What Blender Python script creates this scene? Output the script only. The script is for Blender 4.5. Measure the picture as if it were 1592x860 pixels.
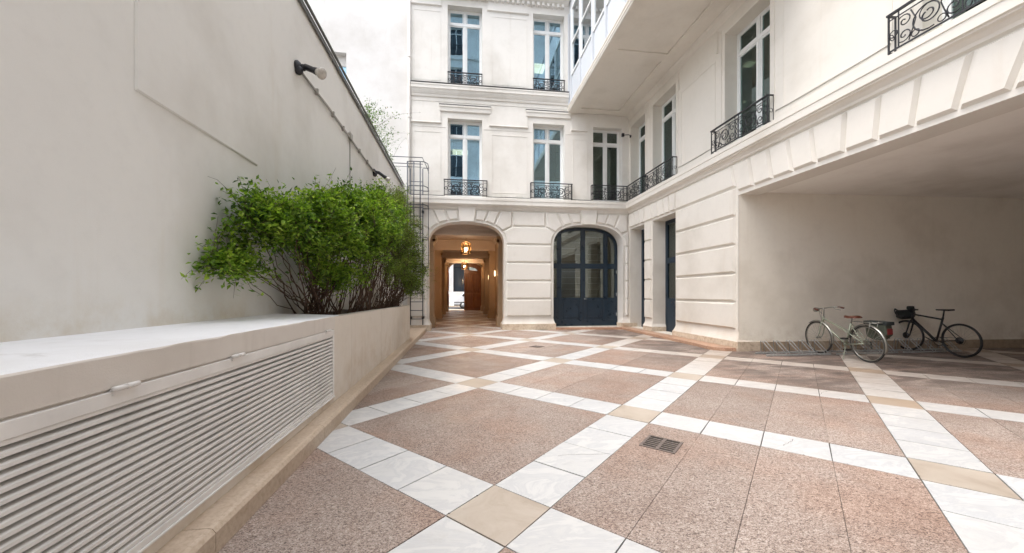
import bpy, bmesh, math, random
from mathutils import Vector, Matrix
from mathutils.geometry import tessellate_polygon
random.seed(7)
PI = math.pi
sc = bpy.context.scene
for o in list(bpy.data.objects): bpy.data.objects.remove(o)
COL = sc.collection

# ------------------------------------------------------------ camera, light
cam_d = bpy.data.cameras.new('camera'); cam = bpy.data.objects.new('camera', cam_d); COL.objects.link(cam)
sc.camera = cam
cam.location = (0, 0, 1.27); cam.rotation_euler = (PI/2, 0, -math.radians(7.55))
cam_d.sensor_width = 36; cam_d.lens = 36*583/1592
cam_d.shift_y = 27/1592; cam_d.clip_start = .05; cam_d.clip_end = 600

SUN_EL, SUN_AZ = math.radians(68), math.radians(238)
w = bpy.data.worlds.new('World'); sc.world = w; w.use_nodes = True
nt = w.node_tree; nt.nodes.clear()
sky = nt.nodes.new('ShaderNodeTexSky'); sky.sky_type = 'NISHITA'; sky.sun_disc = False
sky.sun_elevation = SUN_EL; sky.sun_rotation = SUN_AZ
sky.dust_density = 3.0; sky.air_density = 1.0; sky.ozone_density = .6
hs = nt.nodes.new('ShaderNodeHueSaturation'); hs.inputs['Saturation'].default_value = .38
bg = nt.nodes.new('ShaderNodeBackground'); bg.inputs['Strength'].default_value = .15
wo = nt.nodes.new('ShaderNodeOutputWorld')
nt.links.new(sky.outputs[0], hs.inputs['Color']); nt.links.new(hs.outputs[0], bg.inputs[0]); nt.links.new(bg.outputs[0], wo.inputs[0])
sd = bpy.data.lights.new('sun', 'SUN'); sd.energy = .5; sd.angle = math.radians(50); sd.color = (1, .965, .92)
sun = bpy.data.objects.new('sun', sd); COL.objects.link(sun)
# sky rotation is measured clockwise from +Y
sdir = Vector((math.sin(SUN_AZ)*math.cos(SUN_EL), math.cos(SUN_AZ)*math.cos(SUN_EL), math.sin(SUN_EL)))
sun.rotation_euler = sdir.to_track_quat('Z', 'Y').to_euler()
sc.view_settings.view_transform = 'Standard'; sc.view_settings.look = 'None'
sc.view_settings.exposure = 1.80; sc.view_settings.gamma = 1
sc.render.engine = 'CYCLES'
sc.cycles.max_bounces = 10; sc.cycles.diffuse_bounces = 6; sc.cycles.transparent_max_bounces = 12
sc.cycles.sample_clamp_indirect = 6

# ------------------------------------------------------------ materials
class NT:
    def __init__(s, name):
        s.m = bpy.data.materials.new(name); s.m.use_nodes = True; s.t = s.m.node_tree; s.t.nodes.clear()
        s.out = s.n('ShaderNodeOutputMaterial')
        s.tc = s.n('ShaderNodeTexCoord'); s.geo = s.n('ShaderNodeNewGeometry')
    def n(s, ty, **k):
        x = s.t.nodes.new(ty)
        for a, b in k.items(): setattr(x, a, b)
        return x
    def set(s, node, key, v):
        if hasattr(v, 'is_output') or isinstance(v, bpy.types.NodeSocket): s.t.links.new(v, node.inputs[key])
        else: node.inputs[key].default_value = v
    def noise(s, scale, detail=4, rough=.6, vec=None, dist=0):
        x = s.n('ShaderNodeTexNoise'); x.inputs['Scale'].default_value = scale; x.inputs['Detail'].default_value = detail
        x.inputs['Roughness'].default_value = rough; x.inputs['Distortion'].default_value = dist
        s.t.links.new(vec if vec else s.geo.outputs['Position'], x.inputs['Vector']); return x.outputs['Fac']
    def vor(s, scale, vec=None, feat='F1'):
        x = s.n('ShaderNodeTexVoronoi'); x.feature = feat; x.inputs['Scale'].default_value = scale
        s.t.links.new(vec if vec else s.geo.outputs['Position'], x.inputs['Vector']); return x
    def mapping(s, scale=(1,1,1), rot=(0,0,0), loc=(0,0,0)):
        x = s.n('ShaderNodeMapping'); x.inputs['Scale'].default_value = scale; x.inputs['Rotation'].default_value = rot
        x.inputs['Location'].default_value = loc
        s.t.links.new(s.geo.outputs['Position'], x.inputs['Vector']); return x.outputs[0]
    def ramp(s, fac, stops):
        x = s.n('ShaderNodeValToRGB'); e = x.color_ramp.elements
        while len(e) > 1: e.remove(e[-1])
        e[0].position = stops[0][0]; e[0].color = c4(stops[0][1])
        for p, c in stops[1:]:
            q = e.new(p); q.color = c4(c)
        s.t.links.new(fac, x.inputs[0]); return x.outputs[0]
    def mix(s, fac, a, b, mode='MIX'):
        x = s.n('ShaderNodeMixRGB', blend_type=mode); s.set(x, 0, fac)
        for k, v in ((1, a), (2, b)):
            s.set(x, k, c4(v) if isinstance(v, (tuple, float, int)) else v)
        return x.outputs[0]
    def math(s, op, a, b=0., c=0., clamp=False):
        x = s.n('ShaderNodeMath', operation=op); x.use_clamp = clamp
        s.set(x, 0, a); s.set(x, 1, b)
        if op in ('MULTIPLY_ADD', 'SMOOTH_MIN'): s.set(x, 2, c)
        return x.outputs[0]
    def rng(s, v, a, b, c=0., d=1., smooth=True):
        x = s.n('ShaderNodeMapRange'); x.interpolation_type = 'SMOOTHSTEP' if smooth else 'LINEAR'
        s.set(x, 0, v); s.set(x, 1, a); s.set(x, 2, b); s.set(x, 3, c); s.set(x, 4, d); return x.outputs[0]
    def sep(s):
        x = s.n('ShaderNodeSeparateXYZ'); s.t.links.new(s.geo.outputs['Position'], x.inputs[0]); return x.outputs
    def bsdf(s, col, rough=.6, metal=0., bump=None, bstr=.2, bdist=.01, spec=.5, **k):
        b = s.n('ShaderNodeBsdfPrincipled')
        s.set(b, 'Base Color', c4(col) if isinstance(col, tuple) else col); s.set(b, 'Roughness', rough); s.set(b, 'Metallic', metal)
        s.set(b, 'Specular IOR Level', spec)
        for a, v in k.items(): s.set(b, a.replace('_', ' '), v)
        if bump is not None:
            bp = s.n('ShaderNodeBump'); bp.inputs['Strength'].default_value = bstr; bp.inputs['Distance'].default_value = bdist
            s.t.links.new(bump, bp.inputs['Height']); s.t.links.new(bp.outputs[0], b.inputs['Normal'])
        s.t.links.new(b.outputs[0], s.out.inputs[0]); return b
def c4(c):
    if isinstance(c, (int, float)): return (c, c, c, 1)
    return tuple(c) + (1,) if len(c) == 3 else c

def plaster(name, base, stain=(.45,.38,.30), amt=.35, streak=.25, bstr=.12, low=0., rough=.8, zlo=.2, zhi=1.5, bands=()):
    n = NT(name)
    big = n.noise(.55, 5, .6); fine = n.noise(9, 6, .7); grain = n.noise(160, 2, .6)
    st = n.noise(1.0, 5, .65, n.mapping((3.2, 3.2, .28)))
    dark = tuple(base[i]*(.83, .815, .79)[i] for i in range(3)); lite = tuple(min(.92, v*1.04) for v in base)
    c = n.ramp(big, [(.3, dark), (.52, base), (.75, lite)])
    c = n.mix(n.rng(fine, .45, .8, 0, .18), c, tuple(v*.8 for v in base))
    c = n.mix(n.rng(st, .56, .8, 0, streak), c, stain)
    blot = n.noise(2.3, 6, .7, None, .6)
    c = n.mix(n.rng(blot, .62, .8, 0, amt*.6), c, stain)
    if low > 0:
        z = n.sep()[2]
        m = n.math('MULTIPLY', n.rng(z, zhi, zlo, 0, low), n.rng(n.noise(3.1, 5, .7), .35, .75, 0, 1))
        c = n.mix(m, c, stain)
    for b0, b1, am, bc in bands:
        z = n.sep()[2]
        m = n.math('MULTIPLY', n.math('MULTIPLY', n.rng(z, b1, b0, 0, am), n.rng(z, b0-.015, b0, 0, 1)), n.rng(n.noise(1.6, 6, .75, n.mapping((1, 1, .35))), .38, .66, .12, 1))
        c = n.mix(m, c, bc)
    crack = n.vor(.9, n.mapping((1, 1, 1.6)), 'DISTANCE_TO_EDGE')
    h = n.math('ADD', n.math('MULTIPLY', fine, .7), n.math('MULTIPLY', grain, .5))
    n.bsdf(c, rough, 0, h, bstr, .012, .25); return n.m

def simple(name, col, rough=.5, metal=0., bump=0., var=.15, scale=12, **k):
    n = NT(name); f = n.noise(scale, 5, .65)
    c = n.ramp(f, [(.25, tuple(v*(1-var) for v in col)), (.75, tuple(min(1, v*(1+var)) for v in col))])
    r = n.rng(f, .2, .8, rough*.85, min(1, rough*1.15))
    n.bsdf(c, r, metal, f if bump else None, bump, .01, **k); return n.m

def emit(name, col, st):
    n = NT(name); e = n.n('ShaderNodeEmission'); e.inputs[0].default_value = c4(col); e.inputs[1].default_value = st
    n.t.links.new(e.outputs[0], n.out.inputs[0]); return n.m

def glass(name, tint=(.75,.85,.85), refl=(.62,.80,.90), mn=.22, mx=.95, rough=.0, wob=.012):
    n = NT(name)
    tr = n.n('ShaderNodeBsdfTransparent'); tr.inputs[0].default_value = c4(tint)
    gl = n.n('ShaderNodeBsdfGlossy'); gl.inputs[0].default_value = c4(refl); gl.inputs['Roughness'].default_value = rough
    bp = n.n('ShaderNodeBump'); bp.inputs['Strength'].default_value = wob*6; bp.inputs['Distance'].default_value = .02
    n.t.links.new(n.noise(1.4, 2, .4), bp.inputs['Height']); n.t.links.new(bp.outputs[0], gl.inputs['Normal'])
    fr = n.n('ShaderNodeFresnel'); fr.inputs[0].default_value = 1.5
    f = n.rng(fr.outputs[0], .04, 1, mn, mx, False)
    mx_ = n.n('ShaderNodeMixShader'); n.t.links.new(f, mx_.inputs[0]); n.t.links.new(tr.outputs[0], mx_.inputs[1]); n.t.links.new(gl.outputs[0], mx_.inputs[2])
    n.t.links.new(mx_.outputs[0], n.out.inputs[0]); return n.m

M = {}
M['rear'] = plaster('rear_plaster', (.755,.73,.685), amt=.32, streak=.24, bands=((8.47, 8.85, .55, (.36,.38,.33)), (4.62, 4.85, .6, (.38,.37,.30)), (0, 1.0, .25, (.5,.4,.3))))
M['side'] = plaster('side_plaster', (.735,.695,.63), (.55,.44,.33), amt=.32, streak=.2, bands=((4.62, 4.8, .35, (.40,.37,.30)), (0, .9, .3, (.55,.40,.27))))
M['white'] = plaster('white_render', (.73,.715,.695), (.5,.47,.43), amt=.3, streak=.2)
M['grey'] = plaster('grey_render', (.78,.77,.735), (.60,.52,.40), amt=.28, streak=.22, bstr=.14, low=.8, zlo=1.0, zhi=1.35)
M['planter'] = plaster('planter_render', (.72,.66,.585), (.50,.38,.25), amt=.5, streak=.35, low=.55, zlo=.1, zhi=1.1)
M['bay'] = plaster('bay_plaster', (.90,.845,.745), (.55,.45,.34), amt=.35, streak=.14, low=.6, zlo=.1, zhi=.9)
M['bayceil'] = plaster('bay_ceiling', (.90,.86,.80), amt=.15, streak=0)
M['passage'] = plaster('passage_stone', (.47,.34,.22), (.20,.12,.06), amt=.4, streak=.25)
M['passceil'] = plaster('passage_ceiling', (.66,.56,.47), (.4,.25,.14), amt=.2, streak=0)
M['opp'] = plaster('opposite_facade', (.80,.79,.77), amt=.2)
M['room'] = simple('room_walls', (.20,.19,.17), .8, var=.2, scale=1.2)
M['roomlight'] = simple('room_lining', (.42,.40,.36), .8, var=.2, scale=1.5)
M['fascia'] = simple('painted_panel', (.62,.645,.68), .45, var=.03, scale=2)
M['frame'] = simple('window_paint', (.80,.81,.80), .4, var=.04, scale=4)
M['navy'] = simple('navy_paint', (.009,.023,.040), .30, var=.25, scale=5)
M['iron'] = simple('black_iron', (.018,.018,.022), .45, var=.3, scale=20)
M['ladder'] = simple('ladder_steel', (.06,.07,.085), .45, .3, var=.25, scale=20)
M['zinc'] = simple('zinc', (.16,.155,.15), .5, .5, var=.35, scale=5)
M['pipe'] = simple('pipe_paint', (.74,.71,.67), .5, var=.08, scale=6)
M['conduit'] = simple('conduit', (.38,.36,.33), .5, .2, var=.2, scale=10)
M['louvre'] = simple('louvre_paint', (.76,.74,.71), .40, var=.12, scale=3)
M['dark'] = simple('dark_void', (.02,.018,.015), .9, var=.2)
M['glass'] = glass('window_glass', (.70,.82,.84), (.60,.84,.98), .36)
M['glass_side'] = glass('side_glass', (.62,.72,.68), (.66,.78,.78), .13)
M['glass_door'] = glass('door_glass', (.75,.78,.74), (.75,.80,.78), .14)
M['glass_gallery'] = glass('gallery_glass', (.45,.5,.5), (.88,.92,.95), .55)
M['brass'] = simple('aged_brass', (.16,.09,.035), .4, .8, var=.4, scale=30)
M['lampglass'] = glass('lantern_glass', (.97,.90,.76), (.9,.85,.7), .10)
M['bulb'] = emit('bulb', (1,.74,.45), 2.2)
M['candle'] = emit('sconce_glow', (1,.66,.34), 1.6)
M['panelamp'] = emit('ceiling_lamp', (1,.84,.58), .8)
M['soil'] = simple('soil', (.05,.032,.02), .95, bump=.8, var=.6, scale=30)
M['stem'] = simple('bark', (.075,.042,.026), .85, bump=.3, var=.4, scale=40)
M['rubber'] = simple('tyre_rubber', (.035,.033,.03), .75, var=.3, scale=20)
M['chrome'] = simple('worn_chrome', (.36,.35,.31), .32, .9, var=.2, scale=25)
M['galv'] = simple('galvanised', (.42,.43,.43), .45, .25, var=.3, scale=25)
M['olive'] = simple('green_grey_enamel', (.33,.355,.27), .35, .2, var=.1, scale=10)
M['leather'] = simple('brown_leather', (.11,.03,.014), .5, var=.4, scale=30)
M['blackbike'] = simple('black_bike', (.012,.012,.013), .45, var=.3, scale=20)
M['bag'] = simple('dark_fabric', (.022,.026,.025), .85, var=.4, scale=30)
M['baggreen'] = simple('green_canvas', (.075,.085,.062), .85, var=.3, scale=20)
M['red'] = simple('red_fabric', (.16,.012,.012), .6, var=.2, scale=20)
M['van'] = simple('white_car_paint', (.78,.80,.82), .3, var=.03)
M['carglass'] = simple('car_glass', (.03,.04,.05), .1)
M['lampglass2'] = simple('reflector_glass', (.55,.52,.48), .2, .2, var=.2, scale=40)
M['terracotta'] = simple('slate', (.10,.12,.15), .6, var=.3, scale=6)
M['castiron'] = simple('cast_iron', (.22,.18,.16), .6, .5, bump=.4, var=.4, scale=30)

def wood():
    n = NT('oak_door'); v = n.mapping((9, 9, .7)); f = n.noise(2.5, 6, .7, v, .8)
    c = n.ramp(f, [(.3, (.13,.045,.014)), (.55, (.24,.09,.03)), (.8, (.33,.14,.05))])
    n.bsdf(c, .35, 0, f, .2, .005); return n.m
M['wood'] = wood()

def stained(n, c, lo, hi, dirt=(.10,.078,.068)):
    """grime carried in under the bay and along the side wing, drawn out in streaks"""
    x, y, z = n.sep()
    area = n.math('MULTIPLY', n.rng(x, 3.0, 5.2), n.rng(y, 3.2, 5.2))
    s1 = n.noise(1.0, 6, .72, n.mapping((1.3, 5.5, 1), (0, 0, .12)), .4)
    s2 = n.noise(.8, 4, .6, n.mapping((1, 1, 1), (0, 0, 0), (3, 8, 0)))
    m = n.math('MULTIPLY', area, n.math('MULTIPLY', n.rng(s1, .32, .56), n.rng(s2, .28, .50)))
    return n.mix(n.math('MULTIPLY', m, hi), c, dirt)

def granite():
    n = NT('pink_granite'); isl = n.geo.outputs['Random Per Island']
    st = n.mapping((.75, 1.15, 1), (0, 0, .25))
    v1 = n.vor(210, st).outputs['Color']; v2 = n.vor(380, st).outputs['Color']
    f1 = n.n('ShaderNodeSeparateColor'); n.set(f1, 0, v1); f2 = n.n('ShaderNodeSeparateColor'); n.set(f2, 0, v2)
    a = n.noise(52, 4, .75, st, .5); big = n.noise(.8, 4, .6); mid = n.noise(6, 5, .75)
    k = n.math('ADD', n.math('MULTIPLY', f1.outputs[0], .5), n.math('ADD', n.math('MULTIPLY', f2.outputs[0], .22), n.math('MULTIPLY', n.rng(a, .3, .7, 0, 1, False), .40)))
    c = n.ramp(k, [(.16, (.03,.024,.022)), (.30, (.14,.10,.085)), (.42, (.30,.228,.19)), (.56, (.405,.32,.275)), (.72, (.51,.425,.37)), (.9, (.68,.60,.54))])
    c = n.mix(n.rng(big, .42, .62, 0, .75), c, n.mix(1., c, (1.,.87,.80), 'MULTIPLY'))
    old = n.noise(.45, 6, .7, None, .5)
    c = n.mix(n.rng(old, .46, .60, 0, .5), c, n.mix(1., c, (.74,.66,.62), 'MULTIPLY'))
    c = n.mix(n.rng(mid, .5, .78, 0, .45), c, n.mix(1., c, (.62,.52,.47), 'MULTIPLY'))
    tint = n.rng(isl, 0, 1, .74, .93, False)
    cc = n.n('ShaderNodeVectorMath', operation='SCALE'); n.set(cc, 0, c); n.set(cc, 3, tint)
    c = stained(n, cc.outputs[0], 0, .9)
    r = n.rng(n.noise(2.2, 5, .65), .3, .75, .38, .66)
    n.bsdf(c, r, 0, a, .25, .004, .35); return n.m
def marble():
    n = NT('white_marble'); isl = n.geo.outputs['Random Per Island']
    off = n.n('ShaderNodeVectorMath', operation='SCALE'); n.set(off, 0, (17., 9., 4.)); n.set(off, 3, isl)
    p = n.n('ShaderNodeVectorMath', operation='ADD'); n.set(p, 0, n.mapping((1, 1.9, 1), (0, 0, .6))); n.set(p, 1, off.outputs[0])
    v = n.noise(2.2, 7, .68, p.outputs[0], 1.6); v2 = n.noise(9, 5, .6, p.outputs[0], .5)
    c = n.ramp(v, [(.26, (.43,.435,.45)), (.42, (.56,.56,.555)), (.5, (.495,.50,.51)), (.56, (.585,.583,.575)), (.8, (.615,.61,.60))])
    c = n.mix(n.rng(v2, .58, .8, 0, .25), c, (.5,.48,.45))
    c = n.mix(n.rng(isl, .3, 1., 0, .22, False), c, (.62,.585,.53))
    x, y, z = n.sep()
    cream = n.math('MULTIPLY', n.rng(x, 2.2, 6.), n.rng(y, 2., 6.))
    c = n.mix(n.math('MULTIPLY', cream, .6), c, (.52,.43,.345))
    dn = n.noise(3.4, 6, .75)
    c = n.mix(n.rng(dn, .56, .82, 0, .4), c, (.40,.36,.31))
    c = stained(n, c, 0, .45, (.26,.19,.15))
    r = n.rng(n.noise(3.2, 5, .65), .3, .75, .28, .55)
    n.bsdf(c, r, 0, v2, .06, .003, .4); return n.m
def beige():
    n = NT('beige_limestone'); isl = n.geo.outputs['Random Per Island']
    v = n.noise(3.2, 7, .7, None, 1.2); w_ = n.noise(26, 5, .7)
    c = n.ramp(v, [(.28, (.35,.285,.225)), (.5, (.44,.375,.31)), (.75, (.50,.445,.38))])
    c = n.mix(n.rng(w_, .55, .8, 0, .3), c, (.38,.28,.2))
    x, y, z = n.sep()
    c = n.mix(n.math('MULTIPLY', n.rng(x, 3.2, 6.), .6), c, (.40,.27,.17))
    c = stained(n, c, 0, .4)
    n.bsdf(c, n.rng(v, .3, .7, .35, .55), 0, w_, .08, .004, .4); return n.m
def stepstone():
    n = NT('rose_step_stone'); a = n.noise(60, 4, .7); b = n.noise(2.5, 5, .7)
    c = n.ramp(a, [(.35, (.26,.14,.09)), (.5, (.45,.27,.18)), (.7, (.58,.39,.28))])
    c = n.mix(n.rng(b, .5, .75, 0, .5), c, (.24,.14,.09))
    n.bsdf(c, .38, 0, a, .15, .004); return n.m
def kerbstone():
    n = NT('kerb_stone'); a = n.noise(40, 5, .7); b = n.noise(1.6, 5, .7, n.mapping((2, .8, 3)))
    c = n.ramp(a, [(.3, (.44,.34,.25)), (.5, (.55,.44,.335)), (.7, (.61,.51,.40))])
    c = n.mix(n.rng(b, .45, .75, 0, .45), c, (.36,.25,.16))
    n.bsdf(c, .6, 0, a, .2, .004); return n.m
def plinthstone():
    n = NT('plinth_limestone'); a = n.noise(14, 6, .75); b = n.noise(2.5, 5, .7)
    c = n.ramp(a, [(.3, (.40,.30,.21)), (.5, (.64,.53,.41)), (.75, (.72,.63,.52))])
    c = n.mix(n.rng(b, .5, .75, 0, .5), c, (.42,.27,.16))
    n.bsdf(c, .6, 0, a, .3, .008); return n.m
def leaf(name, cols, trans=.35):
    n = NT(name); isl = n.geo.outputs['Random Per Island']
    big = n.noise(3.4, 3, .6)
    f = n.math('ADD', n.math('MULTIPLY', isl, .60), n.math('MULTIPLY', n.rng(big, .3, .7, 0, 1), .40))
    k = len(cols); c = n.ramp(f, [(.12+.76*i/(k-1), cols[i]) for i in range(k)])
    d = n.n('ShaderNodeBsdfPrincipled'); n.set(d, 'Base Color', c); n.set(d, 'Roughness', .42); n.set(d, 'Specular IOR Level', .4)
    t = n.n('ShaderNodeBsdfTranslucent')
    tc = n.mix(1., c, (1., 1.15, .5), 'MULTIPLY'); n.set(t, 'Color', tc)
    mx = n.n('ShaderNodeMixShader'); mx.inputs[0].default_value = trans
    n.t.links.new(d.outputs[0], mx.inputs[1]); n.t.links.new(t.outputs[0], mx.inputs[2]); n.t.links.new(mx.outputs[0], n.out.inputs[0]); return n.m
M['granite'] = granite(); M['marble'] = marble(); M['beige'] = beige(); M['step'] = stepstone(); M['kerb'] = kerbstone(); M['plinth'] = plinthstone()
M['skirt'] = simple('skirting_stone', (.36,.28,.20), .6, bump=.3, var=.3, scale=9)
M['grout'] = simple('grout', (.07,.062,.056), .85, bump=.4, var=.4, scale=30)
M['leaf_broad'] = leaf('privet_leaves', [(.04,.09,.02), (.12,.22,.025), (.24,.38,.04), (.42,.52,.10)], .5)
M['leaf_fine'] = leaf('fine_leaves', [(.06,.095,.02), (.14,.21,.035), (.22,.32,.05), (.34,.38,.12)], .5)
M['leaf_climb'] = leaf('climber_leaves', [(.04,.10,.02), (.09,.18,.04), (.20,.26,.07)], .4)
M['ledge'] = plaster('ledge_coating', (.86,.865,.875), (.45,.42,.38), amt=.9, streak=.2, bstr=.25)
M['fasciastone'] = plaster('ledge_front', (.70,.65,.595), (.40,.34,.28), amt=.6, streak=.5, bstr=.2)
M['street'] = simple('asphalt', (.06,.06,.062), .85, var=.3, scale=30)

# ------------------------------------------------------------ mesh helpers
class MB:
    def __init__(s): s.v = []; s.f = []; s.mi = []; s.sm = []
    def add(s, vs, fs, mi=0, smooth=False):
        b = len(s.v); s.v += [tuple(v) for v in vs]
        for f in fs: s.f.append([b+i for i in f]); s.mi.append(mi); s.sm.append(smooth)
    def box(s, x0, x1, y0, y1, z0, z1, mi=0, mp=None):
        vs = [(x, y, z) for x in (x0, x1) for y in (y0, y1) for z in (z0, z1)]
        if mp: vs = [mp(*v) for v in vs]
        s.add(vs, [(0,1,3,2), (4,6,7,5), (0,4,5,1), (2,3,7,6), (0,2,6,4), (1,5,7,3)], mi)
    def hexa(s, bot, top, mi=0):
        s.add(bot+top, [(0,1,2,3), (4,7,6,5), (0,4,5,1), (1,5,6,2), (2,6,7,3), (3,7,4,0)], mi)
    def frustum(s, x0, x1, y0, y1, z0, z1, g, mi=0, steps=6, ga=None):
        """box whose foot swells outwards by g in a concave bell"""
        prev = None
        for i in range(steps+1):
            t = i/steps; z = z0+(z1-z0)*t; e = g*(1-t)**2.2
            r = [(x0-e, y0-e, z), (x1+e, y0-e, z), (x1+e, y1+e, z), (x0-e, y1+e, z)]
            if prev: s.add(prev+r, [(0,1,5,4), (1,2,6,5), (2,3,7,6), (3,0,4,7)], mi)
            prev = r
    def prism(s, poly, z0, z1, mi=0, mp=None):
        """poly in the first two coordinates, extruded along the third"""
        n = len(poly)
        tri = tessellate_polygon([[Vector((p[0], p[1], 0)) for p in poly]])
        vs = [(p[0], p[1], z0) for p in poly]+[(p[0], p[1], z1) for p in poly]
        if mp: vs = [mp(*v) for v in vs]
        fs = [tuple(t) for t in tri]+[tuple(n+i for i in t) for t in tri]+[(i, (i+1) % n, n+(i+1) % n, n+i) for i in range(n)]
        s.add(vs, fs, mi)
    def tube(s, pts, r, n=6, mi=0, cap=True, smooth=True, closed=False):
        pts = [Vector(p) for p in pts]; k = len(pts); rr = r if isinstance(r, (list, tuple)) else [r]*k
        rings = []; up = None
        for i, p in enumerate(pts):
            if closed: d = pts[(i+1) % k]-pts[i-1]
            else: d = pts[min(i+1, k-1)]-pts[max(i-1, 0)]
            if d.length < 1e-9: d = Vector((0, 0, 1))
            d.normalize()
            if up is None: up = d.orthogonal().normalized()
            else:
                up = up-d*up.dot(d)
                up = up.normalized() if up.length > 1e-6 else d.orthogonal().normalized()
            sd_ = d.cross(up)
            rings.append([p+(up*math.cos(2*PI*j/n+PI/4)+sd_*math.sin(2*PI*j/n+PI/4))*rr[i] for j in range(n)])
        vs = [v for q in rings for v in q]; fs = []
        for i in range(k if closed else k-1):
            a, b = i*n, ((i+1) % k)*n
            for j in range(n): fs.append((a+j, a+(j+1) % n, b+(j+1) % n, b+j))
        if cap and not closed: fs += [tuple(range(n)), tuple((k-1)*n+j for j in range(n))]
        s.add(vs, fs, mi, smooth)
    def lathe(s, prof, c=(0,0,0), n=16, axis='z', mi=0, smooth=True):
        vs = []; fs = []
        for r, h in prof:
            for j in range(n):
                a = 2*PI*j/n; x, y = r*math.cos(a), r*math.sin(a)
                p = (x, y, h) if axis == 'z' else ((x, h, y) if axis == 'y' else (h, x, y))
                vs.append((p[0]+c[0], p[1]+c[1], p[2]+c[2]))
        k = len(prof)
        for i in range(k-1):
            for j in range(n): fs.append((i*n+j, i*n+(j+1) % n, (i+1)*n+(j+1) % n, (i+1)*n+j))
        s.add(vs, fs+[tuple(range(n)), tuple((k-1)*n+j for j in range(n))], mi, smooth)
    def ball(s, c, r, mi=0, n=10, sc_=(1,1,1)):
        prof = [(max(1e-4, math.sin(PI*i/n)), -math.cos(PI*i/n)) for i in range(n+1)]
        vs = []; fs = []
        for a, h in prof:
            for j in range(n): vs.append((c[0]+r*sc_[0]*a*math.cos(2*PI*j/n), c[1]+r*sc_[1]*a*math.sin(2*PI*j/n), c[2]+r*sc_[2]*h))
        for i in range(n):
            for j in range(n): fs.append((i*n+j, i*n+(j+1) % n, (i+1)*n+(j+1) % n, (i+1)*n+j))
        s.add(vs, fs, mi, True)
    def build(s, name, mats, parent=None, local=False, bevel=0):
        me = bpy.data.meshes.new(name)
        off = Vector((0, 0, 0))
        if parent and not local:
            q = parent
            while q: off += q.location; q = q.parent
        me.from_pydata([tuple(Vector(v)-off) for v in s.v], [], s.f)
        mats = mats if isinstance(mats, (list, tuple)) else [mats]
        for m in mats: me.materials.append(M[m] if isinstance(m, str) else m)
        for p, i, sm in zip(me.polygons, s.mi, s.sm): p.material_index = i; p.use_smooth = sm
        bm = bmesh.new(); bm.from_mesh(me); bmesh.ops.recalc_face_normals(bm, faces=bm.faces); bm.to_mesh(me); bm.free()
        o = bpy.data.objects.new(name, me); COL.objects.link(o)
        if parent: o.parent = parent
        if bevel:
            b = o.modifiers.new('bevel', 'BEVEL'); b.width = bevel; b.segments = 2; b.limit_method = 'ANGLE'; b.angle_limit = .6
        return o

def thing(name, label, cat, loc=(0,0,0), rot=(0,0,0), group=None):
    o = bpy.data.objects.new(name, None); COL.objects.link(o); o.location = loc; o.rotation_euler = rot; o.empty_display_size = .2
    o['label'] = label; o['category'] = cat
    if group: o['group'] = group
    return o
def tag(o, label, cat, group=None):
    o['label'] = label; o['category'] = cat
    if group: o['group'] = group
    return o
def struct(o, kind='structure'): o['kind'] = kind; return o
def dup(root, loc, rot=None, label=None, group=None):
    r = root.copy(); COL.objects.link(r); r.location = loc
    if rot is not None: r.rotation_euler = rot
    if label: r['label'] = label
    if group: r['group'] = group
    for ch in list(root.children):
        c = ch.copy(); COL.objects.link(c); c.parent = r
        for g in list(ch.children):
            d = g.copy(); COL.objects.link(d); d.parent = c
    return r

F, XR = 13.15, 6.10
GX, GY0 = 3.78, 5.7
mapR = lambda u, v, d: (u, F-d, v)          # rear facade: along X, up, out of the wall
mapS = lambda u, v, d: (XR-d, u, v)         # side wing: along Y, up, out of the wall

def inset(poly, t):
    n = len(poly); A = sum(poly[i][0]*poly[(i+1) % n][1]-poly[(i+1) % n][0]*poly[i][1] for i in range(n))
    if A < 0: poly = poly[::-1]
    out = []
    for i in range(n):
        p0, p1, p2 = Vector(poly[i-1]), Vector(poly[i]), Vector(poly[(i+1) % n])
        d1 = (p1-p0).normalized(); d2 = (p2-p1).normalized()
        n1 = Vector((-d1.y, d1.x)); n2 = Vector((-d2.y, d2.x)); m = n1+n2
        m = m/max(.35, m.dot(n1)) if m.length > 1e-6 else n1
        out.append(tuple(p1+m*t))
    return poly, out
def block(mb, poly, mp, gap=.016, t=.056, bev=.036, mi=0, base=.0):
    """raised rusticated block with chamfered margins"""
    _, a = inset(poly, gap); _, b = inset(a, bev); n = len(a)
    tri = tessellate_polygon([[Vector((p[0], p[1], 0)) for p in b]])
    vs = [mp(p[0], p[1], base-.004) for p in a]+[mp(p[0], p[1], base+.006) for p in a]+[mp(p[0], p[1], base+t) for p in b]
    fs = [(i, (i+1) % n, n+(i+1) % n, n+i) for i in range(n)]+[(n+i, n+(i+1) % n, 2*n+(i+1) % n, 2*n+i) for i in range(n)]+[tuple(2*n+i for i in q) for q in tri]
    mb.add(vs, fs, mi)
def slab(mb, outer, holes, t, mp, mi=0):
    loops = [outer]+holes; flat = [p for l in loops for p in l]
    tri = tessellate_polygon([[Vector((p[0], p[1], 0)) for p in l] for l in loops])
    N = len(flat)
    vs = [mp(p[0], p[1], 0) for p in flat]+[mp(p[0], p[1], -t) for p in flat]
    fs = [tuple(q) for q in tri]+[tuple(N+i for i in q) for q in tri]
    k = 0
    for l in loops:
        n = len(l)
        for i in range(n): fs.append((k+i, k+(i+1) % n, N+k+(i+1) % n, N+k+i))
        k += n
    mb.add(vs, fs, mi)
rect = lambda a, b, c, d: [(a, c), (b, c), (b, d), (a, d)]
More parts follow.
